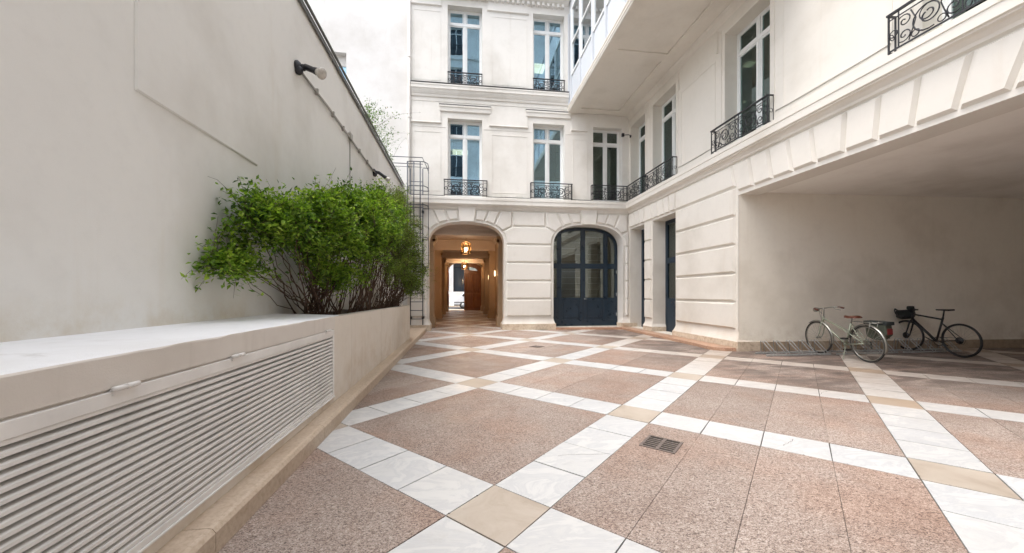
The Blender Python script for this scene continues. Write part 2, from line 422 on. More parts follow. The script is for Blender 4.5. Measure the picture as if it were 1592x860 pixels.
def arch(xc, hw, zs, zt, z0=None, n=28, p=2.6):
    pts = []
    for i in range(n+1):
        a = PI*i/n; c, s_ = math.cos(a), math.sin(a)
        pts.append((xc+hw*math.copysign(abs(c)**(2/p), c), zs+(zt-zs)*abs(s_)**(2/p)))
    if z0 is not None: pts = [(xc+hw, z0)]+pts+[(xc-hw, z0)]
    return pts
def sweep(mb, prof, u0, u1, mp, mi=0, m0=0, m1=0):
    """moulding: profile (d, z) run from u0 to u1; m0/m1 mitre the ends by that factor of d"""
    k = len(prof)
    vs = [mp(u0+m0*d, z, d) for d, z in prof]+[mp(u1+m1*d, z, d) for d, z in prof]
    fs = [(i, (i+1) % k, k+(i+1) % k, k+i) for i in range(k)]+[tuple(range(k)), tuple(range(k, 2*k))]
    mb.add(vs, fs, mi)

# ------------------------------------------------------------ ground
P, W_ = 2.268, .436; A0, B0 = 1.473, -1.608; S2 = math.sqrt(.5)
def ab(a, b): return ((a+b)*S2, (a-b)*S2)
def floor_tiles():
    mb = MB(); rnd = random.Random(3)
    def t(a0, a1, b0, b1, mi, g=.0042):
        c = ab((a0+a1)/2, (b0+b1)/2)
        if c[0] < -1.9 or c[1] < -7 or c[0] > 15.5 or c[1] > 29.0: return
        if c[1] > 13.6 and (c[0] < -1.9 or c[0] > 2.2): return
        if c[1] > 9 and c[0] > 6.9: return
        dz = rnd.uniform(-.0015, .0015)
        j = lambda: rnd.uniform(-.0015, .0015)
        pts = [ab(a0+g+j(), b0+g+j()), ab(a1-g+j(), b0+g+j()), ab(a1-g+j(), b1-g+j()), ab(a0+g+j(), b1-g+j())]
        top = [(x, y, dz+j()*.4) for x, y in pts]; bot = [(x, y, -.015) for x, y in pts]
        mb.add(top+bot, [(0,1,2,3), (0,4,5,1), (1,5,6,2), (2,6,7,3), (3,7,4,0)], mi)
    q = (P-W_)
    for i in range(-6, 16):
        for j in range(-16, 12):
            a, b = A0+i*P, B0+j*P
            t(a, a+W_, b, b+W_, 2)
            for k in range(4):
                t(a+W_+q*k/4, a+W_+q*(k+1)/4, b, b+W_, 1)
                t(a, a+W_, b+W_+q*k/4, b+W_+q*(k+1)/4, 1)
            nk = 4 if (j >= 0 and i < 3) else rnd.choice((1, 2, 2, 4)); nl = 1 if nk > 1 else 2
            if (i, j) == (0, -1): nk, nl = 1, 1
            for k in range(nk):
                for l in range(nl):
                    t(a+W_+q*l/nl, a+W_+q*(l+1)/nl, b+W_+q*k/nk, b+W_+q*(k+1)/nk, 0, .0016)
    return mb
def wear(mb):
    rnd = random.Random(9)
    def blot(x, y, r, mi):
        m_ = rnd.randint(5, 8); a0 = rnd.random()*6; pts = [(x+r*rnd.uniform(.35, 1)*math.cos(a0+2*PI*i/m_), y+r*rnd.uniform(.35, 1)*math.sin(a0+2*PI*i/m_), .0022) for i in range(m_)]
        mb.add(pts, [tuple(range(m_))], mi)
    for i in range(-2, 8):
        for j in range(-6, 6):
            for q in range(26):
                e = rnd.choice((0, W_)); u = rnd.uniform(0, P)
                a, b = (A0+i*P+u, B0+j*P+e) if rnd.random() < .5 else (A0+i*P+e, B0+j*P+u)
                x, y = ab(a+rnd.gauss(0, .0035), b+rnd.gauss(0, .0035))
                if -1.15 < x < 12 and 1.5 < y < 7.2: blot(x, y, rnd.choice((.004, .006, .006, .011)), 3)
    def ribbon(pts, w_):
        for p, q in zip(pts, pts[1:]):
            d = Vector((q[0]-p[0], q[1]-p[1])).normalized()*w_; nx, ny = -d.y, d.x
            mb.add([(p[0]-nx, p[1]-ny, .0024), (p[0]+nx, p[1]+ny, .0024), (q[0]+nx, q[1]+ny, .0024), (q[0]-nx, q[1]-ny, .0024)], [(0, 1, 2, 3)], 3)
    for (a, b, da, db) in ((5.05, -1.56, .18, .40), (2.55, -1.5, .3, .30), (1.6, .55, .35, -.06), (1.62, -.4, .25, .20), (3.86, -.1, .22, .05), (3.2, -2.9, .2, -.3), (6.1, .2, .3, .1)):
        x, y = a, b; pts = [ab(x, y)]
        for i in range(8): x += da/8+rnd.gauss(0, .008); y += db/8+rnd.gauss(0, .008); pts.append(ab(x, y))
        ribbon(pts, .0014)
    return mb
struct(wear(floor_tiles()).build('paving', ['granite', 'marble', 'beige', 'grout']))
g = MB(); g.box(-40, 60, -40, 29.2, -.4, -.008); struct(g.build('ground', 'grout'))

# kerb with the platform beyond the planter
k = MB()
ys = [-7, -5.4, -3.9, -2.4, -.9, .55, 2.0, 3.45, 4.95, 6.4, 7.9, 9.4, 10.9, 12.3]
for y0, y1 in zip(ys, ys[1:]):
    k.prism([(-1.36, -.01), (-1.19, -.01), (-1.19, .105), (-1.205, .125), (-1.225, .13), (-1.36, .13)], y0+.002, y1-.002, 0, lambda a, b, c: (a, c, b))
k.box(-1.36, -1.195, 12.3, 13.02, -.01, .12); k.box(-2.0, -1.362, 9.96, 13.02, -.01, .127)
struct(k.build('kerb', 'kerb'))
# step along the two blue doors
st = MB()
ed = [(3.30, 13.1), (3.32, 13.0), (3.7, 12.93), (5.0, 12.76), (5.62, 12.72), (5.64, 11.2), (5.63, 9.5), (5.62, 8.3), (5.58, 8.0), (5.62, 7.78), (5.78, 7.62), (6.0, 7.56), (6.02, 13.1)]
st.prism(ed, -.01, .075, 0); struct(st.build('door_step', 'step', bevel=.012))

# ------------------------------------------------------------ windows and railings
def window(mp, u0, u1, z0, z1, dep, zt, parent, gl='glass', curtains=False):
    f = MB(); D = -dep; c = (u0+u1)/2
    b = lambda a0, a1, b0, b1, d0, d1: f.box(a0, a1, b0, b1, d0, d1, 0, mp)
    b(u0-.01, u0+.055, z0, z1, D-.06, D+.004); b(u1-.055, u1+.01, z0, z1, D-.06, D+.004)
    b(u0+.055, u1-.055, z1-.06, z1+.01, D-.06, D+.004); b(u0+.055, u1-.055, z0-.01, z0+.07, D-.06, D+.004)
    b(u0+.055, u1-.055, zt-.045, zt+.045, D-.058, D+.018)
    b(c-.05, c+.05, z0+.07, zt-.045, D-.055, D+.008); b(c-.018, c+.018, z0+.07, zt-.045, D+.008, D+.026)
    b(c-.035, c+.035, zt+.045, z1-.06, D-.055, D+.006)
    for a0, a1 in ((u0+.055, c-.05), (c+.05, u1-.055)):
        for lo, hi in ((z0+.07, zt-.045), (zt+.045, z1-.06)):
            b(a0, a0+.03, lo, hi, D-.05, D-.006); b(a1-.03, a1, lo, hi, D-.05, D-.006)
            b(a0+.03, a1-.03, lo, lo+.03, D-.05, D-.006); b(a0+.03, a1-.03, hi-.03, hi, D-.05, D-.006)
    fo = f.build('window', 'frame', parent)
    p = MB()
    p.box(u0+.05, u1-.05, z0+.06, z1-.05, D-.034, D-.028, 0, mp)
    p.build('pane', gl, fo)
    return fo

def spiral(c, r0, r1, a0, turns, n=22):
    return [(c[0]+(r0+(r1-r0)*t/n)*math.cos(a0+turns*2*PI*t/n), c[1]+(r0+(r1-r0)*t/n)*math.sin(a0+turns*2*PI*t/n)) for t in range(n+1)]
def railing(mp, u0, u1, z0, z1, d, parent, ret0=True, ret1=True, small=False):
    f = MB(); K = 1.45 if mp is mapR else 1.15
    def bar(a0, a1, b0, b1, t=.010): f.box(a0, a1, b0, b1, d-t, d+t, 0, mp)
    H = z1-z0
    f.box(u0-.012, u1+.012, z1-.022, z1+.004, d-.02, d+.02, 0, mp)
    bar(u0, u1, z0+.02, z0+.038); bar(u0, u1, z1-.095, z1-.083, .007)
    for u in (u0+.009, u1-.009): bar(u-.009, u+.009, z0, z1-.022, .009)
    cell = .13 if not small else .10
    for u in (u0+cell, u1-cell, (u0+u1)/2-.055, (u0+u1)/2+.055): bar(u-.006, u+.006, z0+.038, z1-.022, .006)
    def t2(pts, r=.0075): f.tube([mp(x, z, d) for x, z in pts], r*K, 4)
    def ring(cx, cz, rx, rz=None, r=.007):
        rz = rz or rx
        f.tube([mp(cx+rx*math.cos(2*PI*i/14), cz+rz*math.sin(2*PI*i/14), d) for i in range(14)], r*K, 4, closed=True)
    zc = (z0+z1-.05)/2; hh = (z1-.09-z0-.038)/2
    for u in (u0+cell/2+.003, u1-cell/2-.003): ring(u, zc, cell*.36)
    c = (u0+u1)/2
    for i in range(4): ring(c, z0+.038+hh*(.25+.5*i), .030, hh*.23)
    for sgn in (-1, 1):
        a = c+sgn*.06; b = (u0 if sgn < 0 else u1)-sgn*cell; m = (a+b)/2; hw = abs(b-a)/2
        X = lambda t: m+sgn*t*hw
        R = min(hh*.92, hw*.62)
        # large C scroll, with a curled heart inside
        t2([(X(0)+sgn*(x), z) for x, z in spiral((0, zc), R, R*.25, -PI*.6, 1.45, 30)], .0085)
        t2([(X(0)-sgn*(x), z) for x, z in spiral((0, zc+hh*.12), R*.62, R*.12, PI*.3, 1.2, 22)])
        for sx in (-.78, .80):
            t2([(X(sx)+x*(1 if sx > 0 else -1)*sgn, z) for x, z in spiral((0, zc+hh*.45), hh*.42, .012, PI*.2, 1.3, 18)])
            t2([(X(sx)+x*(1 if sx > 0 else -1)*sgn, z) for x, z in spiral((0, zc-hh*.45), hh*.42, .012, -PI*.3, -1.3, 18)])
            t2([(X(sx*.72), zc+hh*.9), (X(sx*.5), zc+hh*.2), (X(sx*.62), zc-hh*.3), (X(sx*.8), zc-hh*.95)])
        ring(X(.42), zc-hh*.72, hh*.2); ring(X(-.42), zc-hh*.72, hh*.2); ring(X(-.45), zc+hh*.8, hh*.14)
    for flag, u in ((ret0, u0), (ret1, u1)):
        if flag and d > .06:
            f.box(u-.012, u+.012, z1-.022, z1+.002, 0, d-.02, 0, mp); f.box(u-.008, u+.008, z0+.02, z0+.036, 0, d-.01, 0, mp)
            f.box(u-.008, u+.008, z0, z1-.022, .0, .016, 0, mp)
            f.tube([mp(u, z0+H*.45+.04*math.sin(2*PI*i/12), d/2+.035*math.cos(2*PI*i/12)) for i in range(12)], .006, 4, closed=True)
    return f.build('railing', 'iron', parent)

# ------------------------------------------------------------ rear building
RB = thing('courtyard_building', 'cream rear facade with two arches, tall windows and a lit carriage passage', 'building', (2.1, F, 0))
XA1, XA2, HW = .155, 4.55, 1.31
ZS, ZT = 2.95, 3.775
w1, w2, w3 = (-.50, .69), (2.50, 3.65), (4.72, 5.83)
holes = [arch(XA1, HW, ZS, ZT, -.02), arch(XA2, HW, ZS, ZT, .06),
         rect(*w1, 4.62, 7.35), rect(*w2, 4.62, 7.35), rect(*w3, 4.62, 7.35), rect(*w1, 8.46, 11.27), rect(*w2, 8.46, 11.27), rect(-.5, .69, 12.6, 14.6), rect(2.5, 3.65, 12.6, 14.6)]
mb = MB(); slab(mb, rect(-1.86, 6.6, -.3, 15.5), holes, .48, mapR); mb.build('wall', 'rear', RB)
# fillet round the arches
for xc, z0 in ((XA1, .45), (XA2, .45)):
    mb = MB()
    a_ = arch(xc, HW, ZS, ZT, z0); b_ = arch(xc, HW+.035, ZS, ZT+.035, z0); n = len(a_)
    vs = [mapR(*p, .0) for p in b_]+[mapR(*p, .014) for p in b_]+[mapR(p[0], p[1], .014) for p in a_]+[mapR(p[0], p[1], -.01) for p in a_]
    mb.add(vs, [(r*n+i, r*n+i+1, (r+1)*n+i+1, (r+1)*n+i) for r in range(3) for i in range(n-1)])
    mb.build('archivolt', 'rear', RB)
# rusticated blocks
mb = MB()
def arc_pt(xc, x, e=.06):
    r = min(1, abs(x-xc)/(HW+e)); return (x, ZS+(ZT+e-ZS)*(1-r**2.6)**(1/2.6))
def arc_z(xc, z, side, e=.06):
    r = (max(0, z-ZS)/(ZT+e-ZS)); return (xc+side*(HW+e)*(1-r**2.6)**(1/2.6), z)
ZJ, ZTOP = 3.66, 4.20
for xc in (XA1, XA2):
    jt = [(.275, .31), (.61, .775), (.955, 1.185)]
    for s_ in (-1, 1):
        for (b0, t0), (b1, t1) in zip(jt, jt[1:]):
            bottom = [arc_pt(xc, xc+s_*(b0+(b1-b0)*i/5)) for i in range(6)]
            if xc == XA2 and s_ == 1 and xc+t1 > 6.08: t1 = 1.5
            block(mb, bottom+[(xc+s_*t1, ZTOP), (xc+s_*t0, ZTOP)], mapR)
        # springer block up to the vertical joint
        lim = 1.60 if not (xc == XA2 and s_ == 1) else 1.49
        bottom = [arc_pt(xc, xc+s_*(.955+(1.23-.955)*i/5)) for i in range(6)]
        zz = ZJ if lim == 1.6 else 3.56
        block(mb, bottom+[(xc+s_*lim, zz), (xc+s_*lim, ZTOP), (xc+s_*1.185, ZTOP)], mapR)
    # keystone, prouder and running up under the cornice
    bottom = [arc_pt(xc, xc+(-.25+.5*i/6), 0) for i in range(7)]
    block(mb, bottom+[(xc+.315, 4.33), (xc-.315, 4.33)], mapR, gap=.0, t=.085, bev=.012)
# middle pier
def curve_side(xc, side, z0, z1, n=8): return [arc_z(xc, z0+(z1-z0)*i/n, side) for i in range(n+1)]
zj = arc_pt(XA1, XA1+1.23)[1]
l = curve_side(XA1, 1, 3.02, zj); r_ = curve_side(XA2, -1, 3.02, zj)
block(mb, [(1.755, ZJ), (1.755, ZTOP), (2.95, ZTOP), (2.95, ZJ)], mapR)
block(mb, r_+[(2.95, ZJ), (1.755, ZJ)]+l[::-1], mapR)
rows = [(.47, 1.09), (1.09, 1.735), (1.735, 2.38), (2.38, 3.02)]
for a_, b_ in rows:
    block(mb, rect(XA1+HW+.06, XA2-HW-.06, a_, b_), mapR)
    block(mb, rect(-1.84, XA1-HW-.06, a_, b_), mapR)
    block(mb, rect(XA2+HW+.09, 6.085, a_, b_), mapR, bev=.02)
l = curve_side(XA1, -1, 3.02, zj)
block(mb, l+[(-1.445, ZJ), (-1.84, ZJ), (-1.84, 3.02)], mapR); block(mb, rect(-1.84, -1.445, ZJ, ZTOP), mapR)
l = curve_side(XA2, 1, 3.02, zj-.05)
block(mb, l+[(6.04, 3.56), (6.085, 3.56), (6.085, 3.02)], mapR, bev=.02)
mb.build('rusticated_stonework', 'rear', RB)
# pier feet
def feet(mb, x0, x1, y0, y1, zb=0., gp=.075):
    mb.box(x0-gp, x1+gp, y0-gp-.02, y1+gp, zb-.01, .205, 1)
    mb.frustum(x0, x1, y0, y1, .208, .45, .065, 0)
mb = MB()
for a_ in ((XA1+HW+.002, XA2-HW-.002, F-.002, F+.47), (-2.2, XA1-HW-.002, F-.002, F+.47), (XA2+HW+.002, 6.3, F-.002, F+.3)):
    mb = MB(); feet(mb, *a_); mb.build('plinth', ['rear', 'plinth'], RB)
# cornices
low_prof = [(0, 4.655), (.19, 4.60), (.225, 4.585), (.225, 4.50), (.21, 4.49), (.21, 4.36), (.175, 4.35), (.17, 4.33), (.115, 4.315), (.06, 4.265), (.045, 4.225), (.02, 4.215), (0, 4.20)]
mb = MB(); sweep(mb, low_prof, -1.86, XR, mapR, 0, 0, -1)
mb.build('lower_cornice', 'rear', RB)
up_prof = [(0, 8.47), (.13, 8.455), (.155, 8.445), (.155, 8.40), (.14, 8.39), (.14, 8.29), (.115, 8.27), (.09, 8.20), (.06, 8.14), (.045, 8.12), (.03, 8.05), (0, 8.04)]
mb = MB(); sweep(mb, up_prof, -1.72, 3.78, mapR); mb.build('upper_cornice', 'rear', RB); mb = MB()
sweep(mb, [(0, 11.98), (.3, 11.93), (.33, 11.8), (.22, 11.74), (.05, 11.64), (0, 11.62)], -1.72, 3.78, mapR)
x_ = -1.7
while x_ < 3.7:
    mb.box(x_, x_+.09, 11.50, 11.60, .0, .12, 0, mapR); x_ += .18
mb.build('dentil_cornice', 'rear', RB)
for q in ((-1.73, 3.78, 8.472, 8.484, 0, .168), (-.79, 1.0, 7.792, 7.803, 0, .085), (2.23, 3.77, 7.792, 7.803, 0, .085), (-1.86, -.64, 4.657, 4.668, 0, .05), (.88, 2.38, 4.657, 4.668, 0, .05), (3.92, 4.62, 4.657, 4.668, 0, .05)):
    mb = MB(); mb.box(*q, 0, mapR); mb.build('flashing', 'zinc', RB)
# hoods, inset panel frames
mb = MB()
def hood(u0, u1, z0, z1, mp, d=.075):
    sweep(mb, [(0, z1), (d, z1-.012), (d, z1-.07), (d*.72, z1-.085), (d*.6, z0+.02), (.02, z0), (0, z0)], u0, u1, mp)
hood(-.78, .99, 7.56, 7.79, mapR); hood(2.24, 3.86, 7.56, 7.79, mapR)
def blockpanel(u0, u1, z0, z1, mp):
    mb.box(u0, u1, z0+.05, z1, -.01, .03, 0, mp); sweep(mb, [(0, z0+.055), (.05, z0+.05), (.055, z0+.02), (.02, z0), (0, z0)], u0-.01, u1+.01, mp)
blockpanel(.95, 2.30, 7.14, 7.66, mapR); blockpanel(-1.72, -.74, 7.14, 7.66, mapR); blockpanel(3.90, 4.50, 7.14, 7.66, mapR)
for z in (7.90,): mb.box(-1.72, 3.78, z, z+.02, -.01, .012, 0, mapR)
for u0, u1 in ((-1.72, -.56), (.75, 2.44), (3.71, 4.5)): mb.box(u0, u1, 7.02, 7.035, -.01, .01, 0, mapR)
def frame_line(u0, u1, z0, z1, mp, w_=.022, t=.009):
    mb.box(u0, u1, z0, z0+w_, -.01, t, 0, mp); mb.box(u0, u1, z1-w_, z1, -.01, t, 0, mp)
    mb.box(u0, u0+w_, z0+w_, z1-w_, -.01, t, 0, mp); mb.box(u1-w_, u1, z0+w_, z1-w_, -.01, t, 0, mp)
for u0, u1 in ((-1.66, -.74), (1.02, 2.28), (3.95, 4.5)):
    frame_line(u0, u1, 4.82, 6.86, mapR)
for u0, u1 in ((-1.66, -.74), (1.02, 2.28)): frame_line(u0, u1, 8.62, 11.02, mapR)
blockpanel(.88, 2.33, 11.18, 11.6, mapR); blockpanel(-1.72, -.72, 11.18, 11.6, mapR)
mb.build('wall_moulding', 'rear', RB)
DW = .25
for (a_, b_) in (w1, w2, w3): window(mapR, a_, b_, 4.66, 7.36, DW, 6.82, RB, 'glass' if a_ < 4 else 'glass_side')
for (a_, b_) in (w1, w2): window(mapR, a_, b_, 8.50, 11.28, DW, 10.78, RB); window(mapR, a_, b_, 12.6, 14.6, DW, 14.2, RB)
railing(mapR, -.62, .85, 4.645, 5.20, .13, RB); railing(mapR, 2.40, 3.90, 4.645, 5.20, .13, RB)
railing(mapR, 4.64, 5.96, 4.645, 5.20, .13, RB, True, False)
railing(mapR, w1[0]+.005, w1[1]-.005, 8.475, 8.95, .02, RB, False, False, True); railing(mapR, w2[0]+.005, w2[1]-.005, 8.475, 8.95, .02, RB, False, False, True)
# rooms behind the windows
def room(x0, x1, y0, y1, z0, z1, parent, lights, front, mat='room'):
    m = MB(); t = .08
    if front != 'y': m.box(x0, x1, y0-t, y0, z0, z1)
    m.box(x0, x1, y1, y1+t, z0, z1); m.box(x1, x1+t, y0, y1, z0, z1)
    if front != 'x': m.box(x0-t, x0, y0, y1, z0, z1)
    m.box(x0, x1, y0, y1, z0-t, z0); m.box(x0, x1, y0, y1, z1, z1+t)
    o = m.build('room_interior', mat, parent)
    for (lx, ly, sx, sy) in lights:
        q = MB(); q.box(lx-sx/2, lx+sx/2, ly-sy/2, ly+sy/2, z1-.03, z1-.005); q.build('ceiling_lamp', 'panelamp', o)
    return o
room(-1.8, 6.4, F+.5, F+9, 4.5, 7.75, RB, [(-.15, 17.3, .8, .6), (3.15, 20.3, .7, .7), (5.6, 19.4, .6, .6), (1.2, 20.5, .7, .7)], 'y')
room(-1.8, 6.4, F+.5, F+9, 8.3, 11.5, RB, [(3.3, 16.7, .8, .7), (-.4, 19.5, .8, .6)], 'y')
room(2.9, 6.55, F+.75, F+4.5, 0, 4.3, RB, [(4.6, 15.6, .6, .6)], 'y', 'roomlight')
# some things inside the ground-floor room and light curtains
m = MB(); m.box(3.9, 4.15, F+2.2, F+2.45, 0, 3.4); m.box(5.0, 5.2, F+2.0, F+2.2, 0, 3.4)
for i in range(14): m.box(2.95, 6.5, F+3.8, F+3.83, .4+.27*i, .42+.27*i)
m.build('room_pillar', 'frame', RB)
for (a_, b_), z0, z1 in ((w1, 4.7, 7.3), (w2, 4.7, 7.3), (w1, 8.5, 11.2), (w2, 8.5, 11.2)):
    for s_, uu in ((1, a_), (-1, b_)):
        m = MB()
        for i in range(5):
            m.box(uu+s_*(.02+.03*i)-.012, uu+s_*(.02+.03*i)+.012, F+.56+.02*(i % 2), F+.575+.02*(i % 2), z0, z1)
        m.build('curtain', 'roomlight', RB)
# arched blue door
DY = F+.50
def navy_door():
    f = MB(); t0, t1 = DY-.02, DY+.06
    mpD = lambda u, v, d: (u, DY-d, v)
    pr = arch(XA2, HW+.005, ZS, ZT-.03, .08); inn = arch(XA2, HW-.10, ZS, ZT-.12, .30)
    slab(f, pr, [inn], .08, mpD)
    def b(a0, a1, c0, c1, d0=-.06, d1=.0): f.box(a0, a1, c0, c1, d0, d1, 0, mpD)
    for a0, a1 in ((3.50, 3.67), (5.31, 5.47)):
        b(a0, a1, .3, 3.60, -.065, .012)
    b(4.42, 4.59, .3, 3.68, -.065, .012)
    b(3.30, 5.80, 2.22, 2.41, -.06, .02); b(3.30, 5.80, .25, 1.13, -.055, .004); b(3.25, 5.86, .08, .30, -.06, .015)
    for a0, a1 in ((3.74, 4.36), (4.65, 5.25)):
        for z0, z1 in ((.38, 1.03),):
            b(a0, a1, z0, z0+.03, 0, .018); b(a0, a1, z1-.03, z1, 0, .018); b(a0, a0+.03, z0, z1, 0, .018); b(a1-.03, a1, z0, z1, 0, .018)
    f.box(4.498, 4.51, .1, 2.22, .012, .016, 1, mpD)
    o = f.build('arched_door', ['navy', 'dark'], RB)
    p = MB(); p.prism(arch(XA2, HW-.09, ZS, ZT-.11, 1.12), .03, .036, 0, lambda a, b, c: mpD(a, b, -c)); p.build('glazing', 'glass_door', o)
    h = MB(); h.lathe([(.02, 0), (.02, .01), (.008, .012), (.008, .05), (.022, .055), (.022, .075)], (4.56, DY-.09, 1.08), 12, 'y'); h.tube([(4.56, DY-.075, 1.08), (4.63, DY-.075, 1.08)], .008, 6)
    h.build('handle', 'galv', o)
    for z in (.5, 1.25, 2.1): h = MB(); h.tube([(5.81, DY-.03, z-.06), (5.81, DY-.03, z+.06)], .014, 8); h.build('hinge', 'galv', o)
navy_door()
# carriage passage
PX0, PX1, PY1, PZ = -1.38, 1.69, 28.5, 4.02
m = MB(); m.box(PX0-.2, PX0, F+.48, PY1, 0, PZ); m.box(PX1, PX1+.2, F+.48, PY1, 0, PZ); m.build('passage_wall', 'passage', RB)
m = MB(); m.box(PX0, PX1, F+.48, PY1, PZ, PZ+.2)
for s_, xx in ((1, PX0), (-1, PX1)):
    m.prism([(xx, PZ), (xx+s_*.18, PZ), (xx+s_*.15, PZ-.05), (xx+s_*.06, PZ-.16), (xx, PZ-.2)], F+.48, PY1, 0, lambda a, b, c: (a, c, b))
for yy in (16.4, 21.5, 27.0):
    m.lathe([(.42, PZ-.002), (.42, PZ-.02), (.38, PZ-.03), (.30, PZ-.018), (.12, PZ-.035), (.04, PZ-.06)], (.155, yy, 0), 32)
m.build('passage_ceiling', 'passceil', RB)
for yy in (14.4, 19.4, 23.4, 27.2):
    for s_, xx in ((1, PX0), (-1, PX1)):
        m = MB(); a, b = sorted((xx, xx+s_*.30))
        m.box(a, b, yy, yy+.55, 0, 3.2)
        m.box(min(xx, xx+s_*.36), max(xx, xx+s_*.36), yy-.05, yy+.6, 0, .35)
        m.box(min(xx, xx+s_*.33), max(xx, xx+s_*.33), yy-.03, yy+.58, .352, .42)
        for i in range(4):
            e = .30+.022*(i+1); m.box(min(xx, xx+s_*e), max(xx, xx+s_*e), yy-.02*(i+1), yy+.55+.02*(i+1), 3.2+.07*i, 3.27+.07*i-.002)
        for j in range(2): m.lathe([(.055, -.01), (.06, .0), (.03, .03), (.02, .04)], (xx+s_*.33, yy-.06-.0*j, 3.30), 12, 'y')
        for j in range(3): m.box(min(xx+s_*.3, xx+s_*.312), max(xx+s_*.3, xx+s_*.312), yy+.07+.15*j, yy+.14+.15*j, .5, 3.1)
        m.build('pilaster', 'passage', RB)
    m = MB(); m.box(PX0, PX1, yy+.03, yy+.52, 3.62, PZ-.002); m.box(PX0, PX1, yy-.03, yy+.58, 3.50, 3.618); m.box(PX0, PX1, yy-.06, yy+.61, PZ-.07, PZ-.004)
    m.box(PX0, PX1, yy, yy+.028, 3.73, 3.76); m.build('ceiling_beam', 'passceil', RB)
mpE = lambda u, v, d: (u, PY1-d, v)
m = MB(); slab(m, rect(PX0-.2, PX1+.2, 0, 6), [arch(.24, 1.25, 2.95, 3.66, .01)], .4, mpE); m.build('passage_end_wall', 'passage', RB)
# oak carriage doors, right leaf shut, left leaf folded back
f = MB(); ap = arch(.24, 1.245, 2.95, 3.65, .015)
mpW = lambda u, v, d: (u, PY1+.25-d, v)
right = [p for p in ap if p[0] >= .18]; right = right+[(.18, 3.645), (.18, .015)]
slab(f, right, [[(.42, 3.10), (1.16, 3.02), (1.0, 3.22), (.42, 3.36)][::1]], .07, mpW)
for z0, z1 in ((.2, 1.3), (1.45, 2.85)):
    for a0, a1 in ((.27, .78), (.86, 1.36)): block(f, rect(a0, a1, z0, z1), mpW, gap=.0, t=.03, bev=.05)
f.box(.14, .22, .015, 3.6, 0, .05, 0, mpW)
o = f.build('oak_door', 'wood', RB)
h = MB(); h.box(.40, 1.18, 3.0, 3.38, -.04, -.034, 0, mpW); h.build('fanlight', 'glass_door', o)
h = MB(); h.ball((.30, PY1+.20, 1.1), .035); h.build('door_knob', 'brass', o)
f = MB(); f.box(-1.06, -1.0, 27.30, 28.48, .015, 3.2)
for z0, z1 in ((.2, 1.3), (1.45, 2.85)): block(f, rect(27.40, 28.38, z0, z1), lambda u, v, d: (-1.0+d, u, v), gap=0, t=.03, bev=.05)
f.build('oak_door', 'wood', RB)

# ------------------------------------------------------------ side wing
SW = thing('side_wing', 'cream side wing with rusticated ground floor, open bay and scrolled balconies', 'building', (8, 7, 0))
wA, wB, wC, wD = (6.76, 8.06), (10.10, 11.42), (11.93, 13.02), (2.95, 4.25)
dr1, dr2 = (11.93, 13.06), (10.10, 11.42)
BAYZ = 3.47
holes = [rect(*q, 4.62, 7.36) for q in (wA, wB, wC, wD)]+[rect(*dr1, .06, 3.63), rect(*dr2, .06, 3.63), rect(2.6, 7.6, -.02, BAYZ), rect(-5.5, 1.6, -.02, BAYZ)]  # last opening is unseen, added to let more light into the bay
mb = MB(); slab(mb, rect(-7, F+.02, -.3, 13), holes, .46, mapS); mb.build('wall', 'side', SW)
mb = MB(); row2 = rows+[(3.02, ZJ)]
for a_, b_ in row2:
    block(mb, rect(7.68, 10.06, a_, b_), mapS); block(mb, rect(11.44, 11.91, a_, b_), mapS, bev=.024)
block(mb, [(7.655, ZJ), (10.06, ZJ), (10.06, ZTOP), (7.80, ZTOP)], mapS)
for (t0, b0), (t1, b1) in zip([(10.04, 10.06), (10.40, 10.36), (10.72, 10.66), (11.08, 10.97), (11.5, 11.33)], [(10.40, 10.36), (10.72, 10.66), (11.08, 10.97), (11.5, 11.33), (11.92, 11.9)]):
    block(mb, [(b0, 3.675), (b1, 3.675), (t1, ZTOP), (t0, ZTOP)], mapS, bev=.022)
for (t0, b0), (t1, b1) in zip([(11.92, 11.9), (12.28, 12.24), (12.66, 12.62)], [(12.28, 12.24), (12.66, 12.62), (13.09, 13.09)]):
    block(mb, [(b0, 3.675), (b1, 3.675), (t1, ZTOP), (t0, ZTOP)], mapS, bev=.022)
js = [(7.80, 7.605), (7.267, 7.144), (6.766, 6.657), (6.30, 6.203), (5.82, 5.74), (5.225, 5.26), (4.726, 4.785), (4.24, 4.33), (3.72, 3.88), (3.2, 3.42), (2.7, 2.98), (2.4, 2.6)]
for (t0, b0), (t1, b1) in zip(js, js[1:]): block(mb, [(b0, 3.535), (b1, 3.535), (t1, ZTOP), (t0, ZTOP)], mapS)
mb.build('rusticated_stonework', 'side', SW)
for y0, y1 in ((-6.9, -5.6), (1.68, 2.52)):
    mb = MB()
    for a_, b_ in row2: block(mb, rect(y0, y1, a_, b_), mapS)
    mb.build('rusticated_stonework', 'side', SW)
mb = MB()
mb.box(XR-.02, XR+.01, 7.602, 7.64, .46, BAYZ, 0)    # corner arris of the bay
mb.build('bay_arris', 'side', SW)
for a_ in ((XR-.002, XR+.4, 7.64, 10.08), (XR-.002, XR+.42, 11.44, 11.91, 0, .05), (XR-.002, XR+.4, 1.64, 2.56)):
    mb = MB(); feet(mb, *a_); mb.build('plinth', ['side', 'plinth'], SW)
mb = MB(); sweep(mb, low_prof, -7, F, mapS, 0, 0, -1)
mb.build('lower_cornice', 'side', SW)
mb = MB()
for u0, u1 in ((8.38, 9.82), (4.6, 6.45)): frame_line(u0, u1, 4.86, 6.92, mapS)
for yy in (8.30, 9.93, 11.66, 6.5): mb.box(yy-.02, yy+.02, 7.06, 7.56, -.01, .03, 0, mapS)
sweep(mb, [(0, 7.85), (.12, 7.84), (.12, 7.80), (.07, 7.76), (.03, 7.66), (0, 7.64)], GY0, F, mapS)
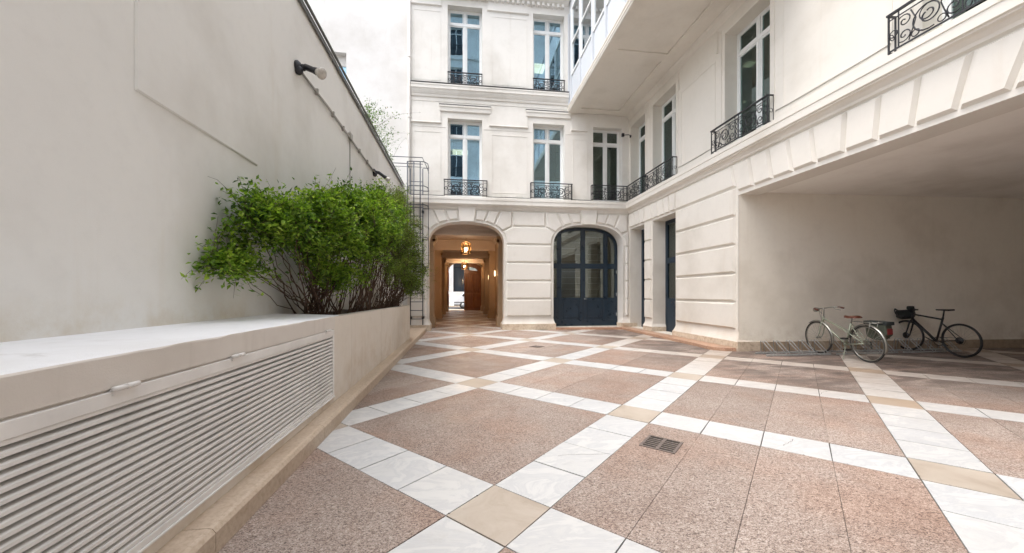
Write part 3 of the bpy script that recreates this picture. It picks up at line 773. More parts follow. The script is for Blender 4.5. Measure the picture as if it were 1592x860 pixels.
for q in (wA, wB, wC, wD):
    mb.box(q[0]-.12, q[0]-.10, 4.7, 7.5, -.01, .012, 0, mapS); mb.box(q[1]+.10, q[1]+.12, 4.7, 7.5, -.01, .012, 0, mapS) if q[1] < 12.9 else None
mb.build('wall_moulding', 'side', SW)
for y0, y1 in ((4.62, 6.62), (8.40, 9.96)):
    mb = MB(); mb.tube([(XR-.012, y0+(y1-y0)*i/6, 4.86-.02*math.sin(PI*i/6)) for i in range(7)], .007, 5); mb.build('cable', 'conduit', SW)
for q in (wA, wB, wC, wD): window(mapS, q[0], q[1], 4.66, 7.37, .32, 6.86, SW, 'glass_side')
railing(mapS, 11.86, 13.02, 4.645, 5.20, .13, SW, True, False); railing(mapS, 10.02, 11.76, 4.645, 5.20, .13, SW)
railing(mapS, 6.66, 8.36, 4.645, 5.20, .13, SW); railing(mapS, 2.85, 4.56, 4.645, 5.20, .13, SW)
room(XR+.5, XR+6, 2.6, 13.1, 4.5, 7.75, SW, [(9.2, 11.7, .5, .5), (8.0, 9.6, .25, .25), (10, 5, .6, .6)], 'x')
# navy doors of the side wing, set deep
for i, q in enumerate((dr1, dr2)):
    f = MB(); mpD = lambda u, v, d: (XR+.44-d, u, v)
    f.box(q[0], q[0]+.12, .07, 3.62, -.06, .0, 0, mpD); f.box(q[1]-.12, q[1], .07, 3.62, -.06, .0, 0, mpD)
    f.box(q[0]+.12, q[1]-.12, 2.25, 2.42, -.06, .006, 0, mpD); f.box(q[0]+.12, q[1]-.12, 3.50, 3.62, -.06, .0, 0, mpD); f.box(q[0]+.12, q[1]-.12, .07, 1.13, -.055, -.004, 0, mpD)
    c = (q[0]+q[1])/2; f.box(c-.06, c+.06, 1.13, 2.25, -.058, .004, 0, mpD)
    d = f.build('door', 'navy', SW)
    p = MB(); p.box(q[0]+.1, q[1]-.1, 1.1, 3.52, -.036, -.03, 0, mpD); p.build('glazing', 'glass_door', d)
    h = MB(); hx = XR+.44-.05
    if i == 0:
        h.tube([(XR+.44, q[0]+.30, 2.05), (XR+.30, q[0]+.30, 2.05), (XR+.30, q[0]+.42, 2.05)], .012, 6); h.build('stay', 'iron', d); h = MB()
    h.tube([(XR+.44, q[0]+.2, 1.1), (hx, q[0]+.2, 1.1), (hx, q[0]+.32, 1.1)], .01, 6); h.build('handle', 'iron', d)
m = MB(); m.box(XR+.9, XR+1.0, 9.8, 13.3, 0, 4.2); m.build('room_interior', 'roomlight', SW)
# open bay
m = MB()
yb = lambda x: 7.6-(x-6.1)*.055
m.prism([(6.101, 7.6), (6.103, 7.9), (15, 7.9), (15, yb(15))], 0, 4.2, 0); m.box(14.6, 15, -7, 7.1, 0, 4.2)
m.build('bay_wall', 'bay', SW)
m = MB(); m.prism([(6.11, 7.585), (6.11, 7.7), (14.9, 7.2), (14.9, yb(14.9)-.015)], 0, .20, 0); m.build('skirting', 'skirt', SW)
m = MB(); m.box(6.56, 15, -7, 7.9, 3.53, 3.9); m.build('bay_ceiling', 'bayceil', SW)

# ------------------------------------------------------------ glazed gallery overhanging the courtyard

GG = thing('glazed_gallery', 'white glazed gallery overhanging the courtyard corner on a panelled soffit', 'gallery', (4.9, 9, 7.7))
m = MB(); m.box(GX+.04, XR, GY0+.04, F-.001, 7.84, 8.0)
def sfr(x0, x1, y0, y1, w_=.06, t=.022):
    z0, z1 = 7.84-t, 7.842
    m.box(x0, x1, y0, y0+w_, z0, z1); m.box(x0, x1, y1-w_, y1, z0, z1); m.box(x0, x0+w_, y0+w_, y1-w_, z0, z1); m.box(x1-w_, x1, y0+w_, y1-w_, z0, z1)
m.build('soffit', 'side', GG)
m = MB()
ribs = [GY0+.2, 9.75, 12.95]
m.box(GX+.02, GX+.36, GY0+.04, F-.002, 7.80, 7.838); m.box(5.55, XR-.13, GY0+.04, F-.002, 7.80, 7.838)
for yy in ribs: m.box(GX+.36, 5.55, yy-.16, yy+.16, 7.802, 7.838)
m.build('soffit_ribs', 'side', GG)
mpG = lambda u, v, d: (GX-d, u, v)
gp = [(-.2, 8.02), (.015, 8.02), (.015, 7.985), (-.01, 7.975), (.0, 7.93), (.03, 7.90), (.03, 7.85), (.012, 7.84), (.012, 7.79), (-.02, 7.775), (-.2, 7.775)]
m = MB(); sweep(m, gp, GY0, F-.001, mpG); m.box(GX, XR, GY0, GY0+.08, 7.78, 8.02); m.build('base_moulding', 'side', GG)
m = MB(); m.box(GX+.05, GX+.16, GY0, F-.001, 8.0, 8.93); m.box(GX+.05, GX+.16, GY0, F-.001, 11.3, 12.3); m.box(GX, XR, GY0, F, 12.3, 12.4); m.box(GX+.16, XR, GY0, GY0+.1, 8.0, 12.3)
gys = [13.1, 12.80, 11.80, 10.62, 9.60, 8.4, 7.2, 5.75]
for yy in gys: m.box(GX-.01, GX+.05, yy-.045, yy+.045, 8.0, 11.3)
for a_, b_ in zip(gys, gys[1:]): m.box(GX+.03, GX+.05, b_+.1, a_-.1, 8.10, 8.85)
m.build('fascia', 'fascia', GG)
for a_, b_ in zip(gys, gys[1:]):
    if a_-b_ < .4: continue
    a, b = b_+.047, a_-.047
    f = MB(); q = lambda u0, u1, z0, z1, d=0.: f.box(u0, u1, z0, z1, -.08, -.01+d, 0, mpG)
    q(a, a+.06, 8.93, 11.3); q(b-.06, b, 8.93, 11.3); q(a+.06, b-.06, 8.93, 9.0); q(a+.06, b-.06, 11.22, 11.3); q(a+.06, b-.06, 10.0, 10.06)
    o = f.build('window', 'frame', GG); p = MB(); p.box(a+.05, b-.05, 8.98, 11.24, -.05, -.044, 0, mpG); p.build('pane', 'glass_gallery', o)

# ------------------------------------------------------------ neighbouring house on the left, drainpipe
NH = thing('neighbouring_house', 'plain white rendered house rising behind the left boundary wall', 'building', (-6, 13.4, 0))
mpN = lambda u, v, d: (u, F+.12-d, v)
m = MB(); nh = [rect(-4.95, -3.88, 7.9, 9.40), rect(-4.75, -3.8, 11.2, 13.0), rect(-8.6, -7.6, 7.9, 9.4)]
slab(m, rect(-14, -1.862, 0, 15.6), nh, .4, mpN); m.box(-2.42, -1.862, 3.5, 15.6, .0, .02, 0, mpN); m.build('wall', 'white', NH)
for q in ((-4.95, -3.88, 7.9, 9.40), (-4.75, -3.8, 11.2, 13.0), (-8.6, -7.6, 7.9, 9.4)):
    f = MB(); f.box(q[0], q[1], q[3]-.35, q[3], -.26, -.2, 0, mpN); f.box(q[0], q[0]+.05, q[2], q[3]-.35, -.26, -.2, 0, mpN); f.box(q[1]-.05, q[1], q[2], q[3]-.35, -.26, -.2, 0, mpN); f.box((q[0]+q[1])/2-.03, (q[0]+q[1])/2+.03, q[2], q[3]-.35, -.26, -.2, 0, mpN)
    o = f.build('window', 'pipe', NH); p = MB(); p.box(q[0], q[1], q[2], q[3]-.3, -.235, -.23, 0, mpN); p.build('pane', 'glass', o)
m = MB(); m.box(-13, -2, F+.6, F+.7, 7, 14); m.build('room_interior', 'room', NH)
m = MB(); m.tube([(-1.79, F-.05, .3), (-1.79, F-.05, 15)], .047, 12)
for z in (2.4, 4.9, 7.25, 9.3, 11.6): m.lathe([(.055, z), (.056, z+.05), (.05, z+.06)], (-1.79, F-.05, 0), 12)
tag(m.build('drainpipe', 'pipe'), 'cream drainpipe running up the left edge of the rear facade', 'drainpipe')

# ------------------------------------------------------------ left boundary wall
XW, WT = -2.0, 4.90
BW = thing('boundary_wall', 'tall blank grey rendered wall along the left of the courtyard', 'wall', (-2.15, 4, 0))
m = MB(); m.box(-2.3, XW, -7, F-.02, 0, WT); m.build('wall', 'grey', BW)
m = MB(); m.box(-2.36, XW+.035, -7, F-.03, WT+.002, WT+.022); m.box(XW+.022, XW+.035, -7, F-.03, WT-.05, WT); m.tube([(XW+.05, -7, WT+.05), (XW+.05, F-.1, WT+.05)], .022, 6); m.build('coping', 'zinc', BW)
m = MB(); mpL = lambda u, v, d: (XW+d, u, v)
block(m, rect(2.588, 3.975, 2.525, 3.955), mpL, gap=0, t=.016, bev=.01); m.build('blank_panel', 'grey', BW)
m = MB(); m.box(-14, -2.3, -7, F+.1, 4.0, 4.3); struct(m.build('flat_roof', 'zinc'))
m = MB()
m.tube([(XW+.02, 4.93, 4.02), (XW+.02, 5.9, 4.055), (XW+.02, 7.0, 4.05), (XW+.02, 8.8, 4.03)], .014, 8); m.tube([(XW+.045, 4.93, 4.0), (XW+.045, 8.8, 4.01)], .009, 6)
m.tube([(XW+.018, 7.0, 4.16), (XW+.018, 7.0, 1.0)], .010, 6); m.box(XW, XW+.05, 6.94, 7.06, 4.02, 4.12)
for y in (5.45, 6.1, 6.6, 7.6, 8.2): m.box(XW, XW+.045, y-.015, y+.015, 4.0, 4.08)
tag(m.build('cable_conduit', 'conduit'), 'thin metal cable conduit running between the two wall spotlights', 'conduit')
def spot(y, z, label, aim):
    t = thing('wall_spotlight', label, 'spotlight', (XW, y, z), group='spotlights on the left wall')
    m = MB(); m.lathe([(.075, 0), (.078, .025), (.055, .05), (.03, .06)], (0, 0, 0), 16, 'x'); m.ball((.075, 0, -.0), .04); m.ball((.04, -.03, -.055), .05, 0, 10, (1, .8, 1.1)); m.build('mount', 'iron', t, True)
    a = Vector(aim).normalized(); s0 = Vector((.09, .0, .015))
    m = MB(); pts = [s0+a*x for x in (0, .02, .16, .175, .215, .22)]; m.tube(pts, [.02, .036, .036, .04, .045, .045], 14); h = m.build('lamp_holder', 'iron', t, True)
    m = MB(); pts = [s0+a*x for x in (.216, .235, .27, .30, .308, .312)]; m.tube(pts, [.035, .046, .060, .066, .062, .03], 16); m.build('bulb', 'lampglass2', t, True)
spot(4.87, 4.03, 'grey wall spotlight with reflector bulb, high on blank wall near the panel', (.75, -.35, -.42))
spot(8.85, 4.03, 'dark wall spotlight at far end of conduit, just above the shrub', (.75, .25, -.5))

# ------------------------------------------------------------ planter with ledge and louvred door
PXF = -1.34
PL = thing('planter', 'long cream rendered planter with ledge and louvred hatch beside the kerb', 'planter', (-1.6, 4, 0))
zt_ = lambda y: 1.035 if y < 3.6 else 1.035-(y-3.6)/(9.95-3.6)*.062
LY0, LY1, LZ0, LZ1 = -.6, 4.14, .205, .895
m = MB()
mpP = lambda u, v, d: (PXF+d, u, v)
m.box(PXF-.10, PXF, -7, LY0, .1, .92); m.box(PXF-.10, PXF, LY0, LY1, .1, LZ0)
# planter front wall, slightly falling top
ysegs = [LY1, 4.8, 5.6, 6.5, 7.5, 8.6, 9.95]
for a, b in zip(ysegs, ysegs[1:]):
    m.hexa([(PXF-.13, a, .1), (PXF, a, .1), (PXF, b, .1), (PXF-.13, b, .1)], [(PXF-.13, a, zt_(a)), (PXF, a, zt_(a)), (PXF, b, zt_(b)), (PXF-.13, b, zt_(b))])
m.box(XW, PXF-.13, 9.82, 9.95, .1, zt_(9.95)-.002); m.box(XW, PXF-.13, 4.25, 4.4, .1, .98)
m.build('planter_wall', 'planter', PL, bevel=.006)
# ledge
rnd = random.Random(5); m = MB(); N = 110; ya = -7; yb_ = LY1+.2
prev = None
for i in range(N+1):
    y = ya+(yb_-ya)*i/N; e = rnd.uniform(-.004, .004); e2 = rnd.uniform(-.003, .003)
    r = [(PXF-.03, y, .903), (PXF+.004+e2, y, .905+e2*.5), (PXF+.004+e2, y, 1.026+e*.6), (PXF+.001+e, y, 1.033+e*.6), (PXF-.012, y, 1.037), (-1.7, y, 1.05), (XW, y, 1.058)]
    if y > LY1: r = [(p[0]-(.008 if p[0] > PXF else 0), p[1], p[2]) for p in r]
    if prev: n = len(r); m.add(prev+r, [(j, j+1, n+j+1, n+j) for j in range(3)], 0, False); m.add(prev+r, [(j, j+1, n+j+1, n+j) for j in range(3, n-1)], 1, False)
    prev = r
m.add(prev, [tuple(range(7))]); m.box(XW, PXF-.006, -7, LY1+.19, .89, .902)
m.build('ledge', ['fasciastone', 'ledge'], PL)
m = MB(); N = 26
vs = []; fs = []
for i in range(N+1):
    for j in range(9):
        y = LY1+.18+(9.84-LY1-.18)*i/N; x = XW+(PXF-.12-XW)*j/8
        vs.append((x, y, zt_(y)-.045+rnd.uniform(-.02, .03)+(.03 if j < 3 else 0)))
for i in range(N):
    for j in range(8): fs.append((i*9+j, i*9+j+1, (i+1)*9+j+1, (i+1)*9+j))
m.add(vs, fs, 0, True); m.build('soil', 'soil', PL)
# louvred hatch
f = MB(); b = lambda u0, u1, z0, z1, d0=-.03, d1=.012: f.box(u0, u1, z0, z1, d0, d1, 0, mpP)
b(LY0, LY1, LZ1-.055, LZ1); b(LY0, LY1, LZ0, LZ0+.03); b(LY1-.045, LY1, LZ0+.03, LZ1-.055); b(LY0, LY0+.045, LZ0+.03, LZ1-.055)
f.box(LY0, LY1, LZ0-.012, LZ0, -.02, .02, 0, mpP)
hatch = f.build('louvred_hatch', 'louvre', PL, bevel=.003)
f = MB(); z = LZ0+.032; pitch = .0345
while z < LZ1-.06:
    pr = [(-.050, z+.031), (.001, z+.0185), (.006, z+.014), (.006, z+.001), (.002, z-.001), (-.004, z+.006), (-.052, z+.026)]
    pr = [(d, min(q, LZ1-.054)) for d, q in pr]
    sweep(f, pr, LY0+.045, LY1-.045, mpP); z += pitch
f.build('louvres', 'louvre', hatch)
f = MB(); f.box(LY0, LY1, LZ0, LZ1, -.10, -.07, 0, mpP); f.build('vent_back', 'dark', hatch)  # near-black backing puts the shade between the slats into the colour
for yy in (1.67, 2.42, 3.93, .3):
    f = MB(); f.tube([(PXF+.024, yy-.055, .905), (PXF+.024, yy-.003, .905)], .011, 8); f.tube([(PXF+.024, yy+.003, .905), (PXF+.024, yy+.055, .905)], .011, 8)
    f.box(PXF, PXF+.02, yy-.05, yy+.05, .88, .90); f.build('hinge', 'louvre', hatch)

# ------------------------------------------------------------ shrubs
def grow(name, label, bases, vols, nst, ntw, nleaf, lsize, lmat, seed, bunch=.10, fold=.35, group=None, clumps=90, rmax=.011, shoots=0):
    rd = random.Random(seed); loc = (sum(b[0] for b in bases)/len(bases), sum(b[1] for b in bases)/len(bases), .98)
    t = thing(name, label, 'shrub', loc, group=group)
    S = MB(); L = MB()
    def pick():
        tot = sum(v[6] for v in vols); q = rd.uniform(0, tot)
        for v in vols:
            q -= v[6]
            if q <= 0: break
        while True:
            p = Vector((rd.uniform(-1, 1), rd.uniform(-1, 1), rd.uniform(-1, 1)))
            if .12 < p.length < 1: break
        p = p*(p.length**-.1)
        x = max(XW+.03, v[0]+p.x*v[3]); return Vector((x, v[1]+p.y*v[4], v[2]+p.z*v[5]))
    cl = []
    for q in range(clumps):
        c_ = pick(); cl.append((c_, rd.uniform(.05, .12)))
    vol_pick = pick
    def cpick():
        c_, r_ = rd.choice(cl); p = c_+Vector((rd.gauss(0, r_*.8), rd.gauss(0, r_*1.1), rd.gauss(0, r_*.75))); p.x = max(XW+.03, p.x); return p
    tips = []; limbs = []
    for i in range(nst):
        tgt = pick(); b = min(bases, key=lambda q: (Vector((q[0], q[1], 0))-Vector((tgt.x, tgt.y, 0))).length+rd.uniform(0, 1.0))
        p0 = Vector((b[0]+rd.gauss(0, b[2]), b[1]+rd.gauss(0, b[3]), .96)); p0.x = min(max(p0.x, XW+.04), PXF-.15)
        mid = p0.lerp(tgt, .5)+Vector((rd.gauss(0, .08), rd.gauss(0, .16), 0)); mid.z += (tgt-p0).length*rd.uniform(-.05, .16)
        pts = []
        for k_ in range(9):
            s_ = k_/8; q = p0*(1-s_)**2+mid*2*s_*(1-s_)+tgt*s_*s_
            if 0 < k_ < 8: q += Vector((rd.gauss(0, .018), rd.gauss(0, .028), rd.gauss(0, .018)))
            q.x = max(q.x, XW+.02); pts.append(q)
        r0 = rd.uniform(.004, rmax); S.tube(pts, [r0*(1-.72*k_/8) for k_ in range(9)], 5, 0, False); limbs.append(pts)
    for i in range(ntw):
        tgt = cpick(); best = None; bd = 9
        for pts in rd.sample(limbs, min(40, len(limbs))):
            for k_ in (4, 5, 6, 7, 8):
                d = (pts[k_]-tgt).length
                if d < bd: bd = d; best = pts[k_]
        q1 = best.lerp(tgt, .5)+Vector((rd.gauss(0, .02), rd.gauss(0, .02), rd.gauss(.02, .02)))
        S.tube([best, q1, tgt], [.0035, .0025, .0012], 3, 0, False); tips.append((best, q1, tgt))
    for pts in limbs: tips.append((pts[6], pts[7], pts[8]))
    for i in range(shoots):
        a, b, c = rd.choice(tips[:ntw]); ctr = Vector((-1.55, c.y, 2.1)); o_ = (c-ctr); o_.normalize()
        e1 = c+(o_*.6+Vector((rd.uniform(0, .5), rd.gauss(-.15, .4), rd.uniform(.1, .9)))).normalized()*rd.uniform(.08, .2); e1.x = max(e1.x, XW+.02)
        e2 = e1+(e1-c)*.5+Vector((0, 0, rd.gauss(0, .03))); S.tube([c, e1, e2], [.0022, .0016, .001], 3, 0, False)
        for q_ in range(rd.randint(5, 10)):
            p = c.lerp(e2, rd.random()); d = Vector((rd.gauss(0, 1), rd.gauss(0, 1), rd.gauss(.2, .6))).normalized(); sd_ = d.cross(Vector((rd.gauss(0, .4), rd.gauss(0, .4), 1))).normalized(); l_ = lsize*rd.uniform(.5, 1.1)
            L.add([p, p+d*l_*.42+sd_*l_*.24, p+d*l_, p+d*l_*.42-sd_*l_*.24], [(0, 1, 2), (0, 2, 3)])
    per = max(1, nleaf//len(tips))
    for a, b, c in tips:
        dirn = (c-a).normalized() if (c-a).length > 1e-5 else Vector((0, 0, 1)); shoot = rd.random()**.6
        for i in range(int(per*(.3+1.4*shoot))):
            s_ = rd.random()**.7; p = a.lerp(b, s_*2) if s_ < .5 else b.lerp(c, s_*2-1)
            sp = bunch*(.3+.8*s_); p = p+Vector((rd.gauss(0, sp*.5), rd.gauss(0, sp*.5), rd.gauss(0, sp*.45)))
            if p.x < XW+.012: p.x = XW+.012+rd.random()*.03
            d = (dirn*.5+Vector((rd.gauss(0, .7), rd.gauss(0, .7), rd.gauss(.1, .45)))).normalized()
            up = Vector((rd.gauss(0, .5), rd.gauss(0, .5), 1)).normalized(); sd_ = d.cross(up)
            if sd_.length < 1e-3: continue
            sd_.normalize(); nn = sd_.cross(d)
            l_ = lsize*rd.uniform(.6, 1.25); w_ = l_*rd.uniform(.21, .29)
            L.add([p, p+d*l_*.42+sd_*w_+nn*w_*fold, p+d*l_-nn*l_*.08, p+d*l_*.42-sd_*w_+nn*w_*fold], [(0, 1, 2), (0, 2, 3)])
    S.build('stems', 'stem', t); L.build('foliage', lmat, t); return t
grow('broadleaf_shrub', 'leafy bright green shrub in the planter, its branches leaning left along the wall',
     [(-1.72, 4.75, .08, .18), (-1.66, 5.45, .1, .22), (-1.64, 6.1, .1, .2)],
     [(-1.80, 3.38, 1.84, .12, .20, .17, .45), (-1.70, 3.80, 1.88, .20, .34, .27, 1.1), (-1.60, 3.75, 2.02, .2, .3, .2, .5), (-1.56, 4.35, 1.98, .34, .42, .44, 2.3), (-1.42, 5.0, 2.14, .42, .55, .54, 3.0), (-1.40, 5.9, 2.38, .44, .7, .62, 2.9), (-1.46, 6.8, 2.6, .4, .7, .58, 1.8), (-1.84, 3.40, 1.52, .07, .22, .07, .3), (-1.5, 4.9, 1.5, .2, .5, .12, .5)],
     95, 1500, 34000, .054, 'leaf_broad', 11, .10, clumps=150, shoots=330)
grow('fine_leaf_shrub', 'twiggy fine leaved shrub, olive and brownish, at the far end of the planter',
     [(-1.66, 6.9, .1, .3), (-1.62, 7.8, .1, .35), (-1.6, 8.8, .1, .3)],
     [(-1.50, 7.3, 2.75, .40, .6, .65, 1.5), (-1.42, 8.1, 2.6, .42, .8, .85, 2.4), (-1.28, 9.0, 2.4, .42, .7, .95, 2.8), (-1.15, 9.3, 1.75, .30, .55, .5, 1.4), (-1.45, 8.7, 3.3, .3, .6, .35, .9), (-1.3, 7.6, 1.75, .25, .9, .3, 1.0), (-1.15, 8.9, 1.45, .2, .6, .25, .7)],
     150, 3600, 46000, .036, 'leaf_fine', 23, .085, clumps=220, rmax=.009, shoots=400)
# climbing plant on the roof behind the wall
rd = random.Random(4); S = MB(); L = MB()
cp = thing('climbing_plant', 'sparse climbing plant with wispy shoots showing above the left wall top', 'plant', (-2.35, 10, 4.3))
for i in range(60):
    y = rd.choice([rd.uniform(8.4, 10.0), rd.uniform(9.2, 12.3)]); h = (1.75 if y < 10 else 1.4)*rd.uniform(.55, 1)
    if i < 7: h = rd.uniform(1.8, 2.5)
    p = Vector((-2.4+rd.uniform(-.08, .08), y, 4.3)); d = Vector((rd.gauss(.03, .10), rd.gauss(.12, .25), 1)); pts = [p.copy()]
    for k_ in range(9): p = p+d*(h+.4)/9; d += Vector((rd.gauss(.02, .07), rd.gauss(.03, .12), -.06)); pts.append(p.copy())
    S.tube(pts, [.006-.0005*k_ for k_ in range(10)], 4, 0, False)
    for k_ in range(20 if i < 7 else 80):
        s_ = rd.uniform(.25, 1)*8.9; q = pts[int(s_)].lerp(pts[int(s_)+1], s_ % 1)+Vector((rd.gauss(0, .05), rd.gauss(0, .07), rd.gauss(0, .05)))*(.4 if i < 7 else 1)
        dd = Vector((rd.gauss(0, 1), rd.gauss(0, 1), rd.gauss(0, .6))).normalized(); sd_ = dd.cross(Vector((rd.gauss(0, .4), rd.gauss(0, .4), 1))).normalized(); l_ = rd.uniform(.03, .06)
        L.add([q, q+dd*l_*.5+sd_*l_*.3, q+dd*l_, q+dd*l_*.5-sd_*l_*.3], [(0, 1, 2), (0, 2, 3)])
S.build('stems', 'stem', cp); L.build('foliage', 'leaf_climb', cp)

# ------------------------------------------------------------ caged ladder
LD = thing('caged_ladder', 'grey steel caged ladder fixed beside the passage arch with top handrails', 'ladder', (-1.53, F-.2, .25))
X0, X1, YL = -1.735, -1.325, F-.17
m = MB()
for x in (X0, X1): m = MB(); m.tube([(x, YL, .22), (x, YL, 5.5)], .019, 6); m.build('rail', 'ladder', LD)
z = .42
while z < 5.3: m = MB(); m.tube([(X0, YL, z), (X1, YL, z)], .012, 6); m.build('rung', 'ladder', LD); z += .29
for z in (.46, 1.32, 2.25, 3.1, 4.05):
    for x in (X0, X1): m = MB(); m.box(x-.035, x+.035, YL-.02, F-.0, z-.04, z+.04); m.build('bracket', 'iron', LD)
YC = YL-.62; m = MB()
for z in (2.15, 3.1, 4.15, 4.75, 5.53):
    m.tube([(X0-.05, YL, z), (X0-.05, YC+.18, z), (X0+.05, YC, z), (X1+.10, YC, z), (X1+.20, YC+.16, z), (X1+.20, YL, z), (X1, YL, z)], .015, 5)
for x in (X0-.01, X0+.19, X0+.39): m.tube([(x, YC, 2.15 if x < X0+.3 else 2.9), (x, YC, 5.53)], .019, 5)
m.tube([(X1+.20, YL-.15, 2.15), (X1+.20, YL-.15, 5.53)], .012, 5)
m.build('cage', 'ladder', LD)
m = MB()
for z in (5.66,):
    m.tube([(-2.35, YC, z), (X1+.05, YC, z), (X1+.20, YC+.2, z-.3), (X1+.20, YL, z-.3)], .013, 6); m.tube([(-2.35, YL, z), (X1, YL, z), ], .013, 6)
m.tube([(-2.35, YC, 5.35), (X1+.05, YC, 5.35)], .009, 5); m.tube([(-2.3, YC, 4.6), (-2.3, YC, 5.66)], .011, 5)
m.build('handrail', 'ladder', LD)

# ------------------------------------------------------------ lanterns and sconces
def lantern(y, label):
    t = thing('pendant_lantern', label, 'lantern', (.155, y, PZ), group='lanterns hanging in the passage')
    m = MB(); m.lathe([(.06, -.04), (.055, -.065), (.02, -.085), (.012, -.12)], (0, 0, 0), 14); 
    z = -.12
    for i in range(9):
        a = (i % 2)*PI/2; m.tube([(.014*math.cos(q)*math.cos(a), .014*math.cos(q)*math.sin(a), z-.022+.026*math.sin(q)) for q in [2*PI*k_/10 for k_ in range(10)]], .004, 4, closed=True); z -= .042
    m.build('chain', 'brass', t, True)
    R, zt, zb = .205, -.56, -.99
    m = MB(); m.lathe([(.03, zt+.13), (.05, zt+.10), (.06, zt+.06)], (0, 0, 0), 12)
    for zz in (zt, zb):
        m.tube([(R*math.cos(2*PI*i/24), R*math.sin(2*PI*i/24), zz) for i in range(24)], .016, 6, closed=True)
    m.tube([(R*.96*math.cos(2*PI*i/24), R*.96*math.sin(2*PI*i/24), zb-.03) for i in range(24)], .012, 6, closed=True)
    for i in range(6):
        a = 2*PI*i/6; c, s_ = math.cos(a), math.sin(a)
        m.tube([(R*c, R*s_, zt), (R*c, R*s_, zb)], .009, 5); m.tube([(R*c, R*s_, zt), (R*.5*c, R*.5*s_, zt+.07), (.03*c, .03*s_, zt+.12)], .007, 5); m.tube([(R*c, R*s_, zb), (0, 0, zb-.02)], .005, 4)
    m.ball((0, 0, zb-.05), .022); m.build('lantern_frame', 'brass', t, True)
    m = MB(); n = 24
    m.add([(R*.97*math.cos(2*PI*i/n), R*.97*math.sin(2*PI*i/n), zz) for zz in (zb, zt) for i in range(n)], [(i, (i+1) % n, n+(i+1) % n, n+i) for i in range(n)], 0, True)
    m.build('lantern_glass', 'lampglass', t, True)
    for i in range(3):
        a = 2*PI*i/3+.4; m = MB(); x, yy = .07*math.cos(a), .07*math.sin(a)
        m.lathe([(.014, zb+.02), (.012, zb+.17)], (x, yy, 0), 8); m.ball((x, yy, zb+.215), .024, 1, 8, (1, 1, 1.6)); m.build('candle_bulb', ['brass', 'bulb'], t, True)
    ld = bpy.data.lights.new('lantern_light', 'POINT'); ld.energy = 26; ld.color = (1, .74, .52); ld.shadow_soft_size = .09
    lo = bpy.data.objects.new('lantern_light', ld); COL.objects.link(lo); lo.parent = t; lo.location = (0, 0, (zt+zb)/2)
    return t
lantern(16.4, 'lit brass lantern hanging nearest the courtyard under the passage arch')
lantern(26.6, 'smaller looking lit brass lantern farther down the passage near the oak door')
def sconce(x, y, s_, label):
    t = thing('wall_sconce', label, 'wall lamp', (x, y, 2.1), group='sconces in the passage')
    m = MB(); m.lathe([(.05, 0), (.05, .02*1), (.02, .03)], (0, 0, 0), 12, 'x'); m.tube([(0, 0, 0), (s_*.10, 0, -.02), (s_*.12, 0, .03)], .01, 6); m.build('bracket', 'brass', t, True)
    m = MB(); m.lathe([(.02, .03), (.028, .08), (.028, .26), (.02, .30)], (s_*.12, 0, 0), 12); m.build('lamp_shade', 'candle', t, True)
    ld = bpy.data.lights.new('sconce_light', 'POINT'); ld.energy = 3; ld.color = (1, .66, .40); ld.shadow_soft_size = .06
    lo = bpy.data.objects.new('sconce_light', ld); COL.objects.link(lo); lo.parent = t; lo.location = (s_*.22, 0, .15)
sconce(PX1-.001, 18.2, -1, 'lit tubular sconce on the right passage wall nearer the courtyard')
sconce(PX1-.001, 22.4, -1, 'lit tubular sconce on the right passage wall deeper inside')

# bracket lamp at the inner corner
m = MB(); m.tube([(XR, 13.0, 7.02), (XR-.12, 12.9, 7.03), (XR-.30, 12.85, 6.99), (XR-.36, 12.83, 6.97)], .014, 6); m.box(XR-.42, XR-.34, 12.79, 12.87, 6.92, 7.03)
m.lathe([(.05, 0), (.05, -.03)], (XR, 13.0, 7.02), 10, 'x')
tag(m.build('bracket_camera', 'iron'), 'small dark camera on a bent arm in the inner facade corner', 'camera')
# little meter box beside the arched door
m = MB(); m.box(3.245, 3.30, F+.36, F+.44, .28, .52); tag(m.build('meter_box', 'frame', bevel=.006), 'small white box low beside the navy arched door', 'box')

# ------------------------------------------------------------ drain grates
def grate(x, y, s_, label):
    t = thing('drain_grate', label, 'drain', (x, y, .0), (0, 0, -PI/4), group='drain grates in the paving')
    m = MB(); h = s_/2; T = .008
    for a, b, c, d in ((-h, h, -h, -h+.022), (-h, h, h-.022, h), (-h, -h+.022, -h+.022, h-.022), (h-.022, h, -h+.022, h-.022), (-.013, .013, -h+.022, h-.022)):
        m.box(a, b, c, d, -.01, T)
    n = 6
    for i in range(n):
        yy = -h+.022+(s_-.044)*(i+.5)/n
        if i: m.box(-h+.02, h-.02, yy-(s_-.044)/n/2-.0085, yy-(s_-.044)/n/2+.0085, -.01, T-.002)
    m.build('grille', 'castiron', t, True)
    m = MB(); m.box(-h+.01, h-.01, -h+.01, h-.01, -.008, .0025); m.build('drain_pit', 'dark', t, True)
grate(1.665, 2.972, .285, 'rusty drain grate in the near right granite slab')
grate(1.775, 8.85, .27, 'small drain grate in the far paving before the arches')

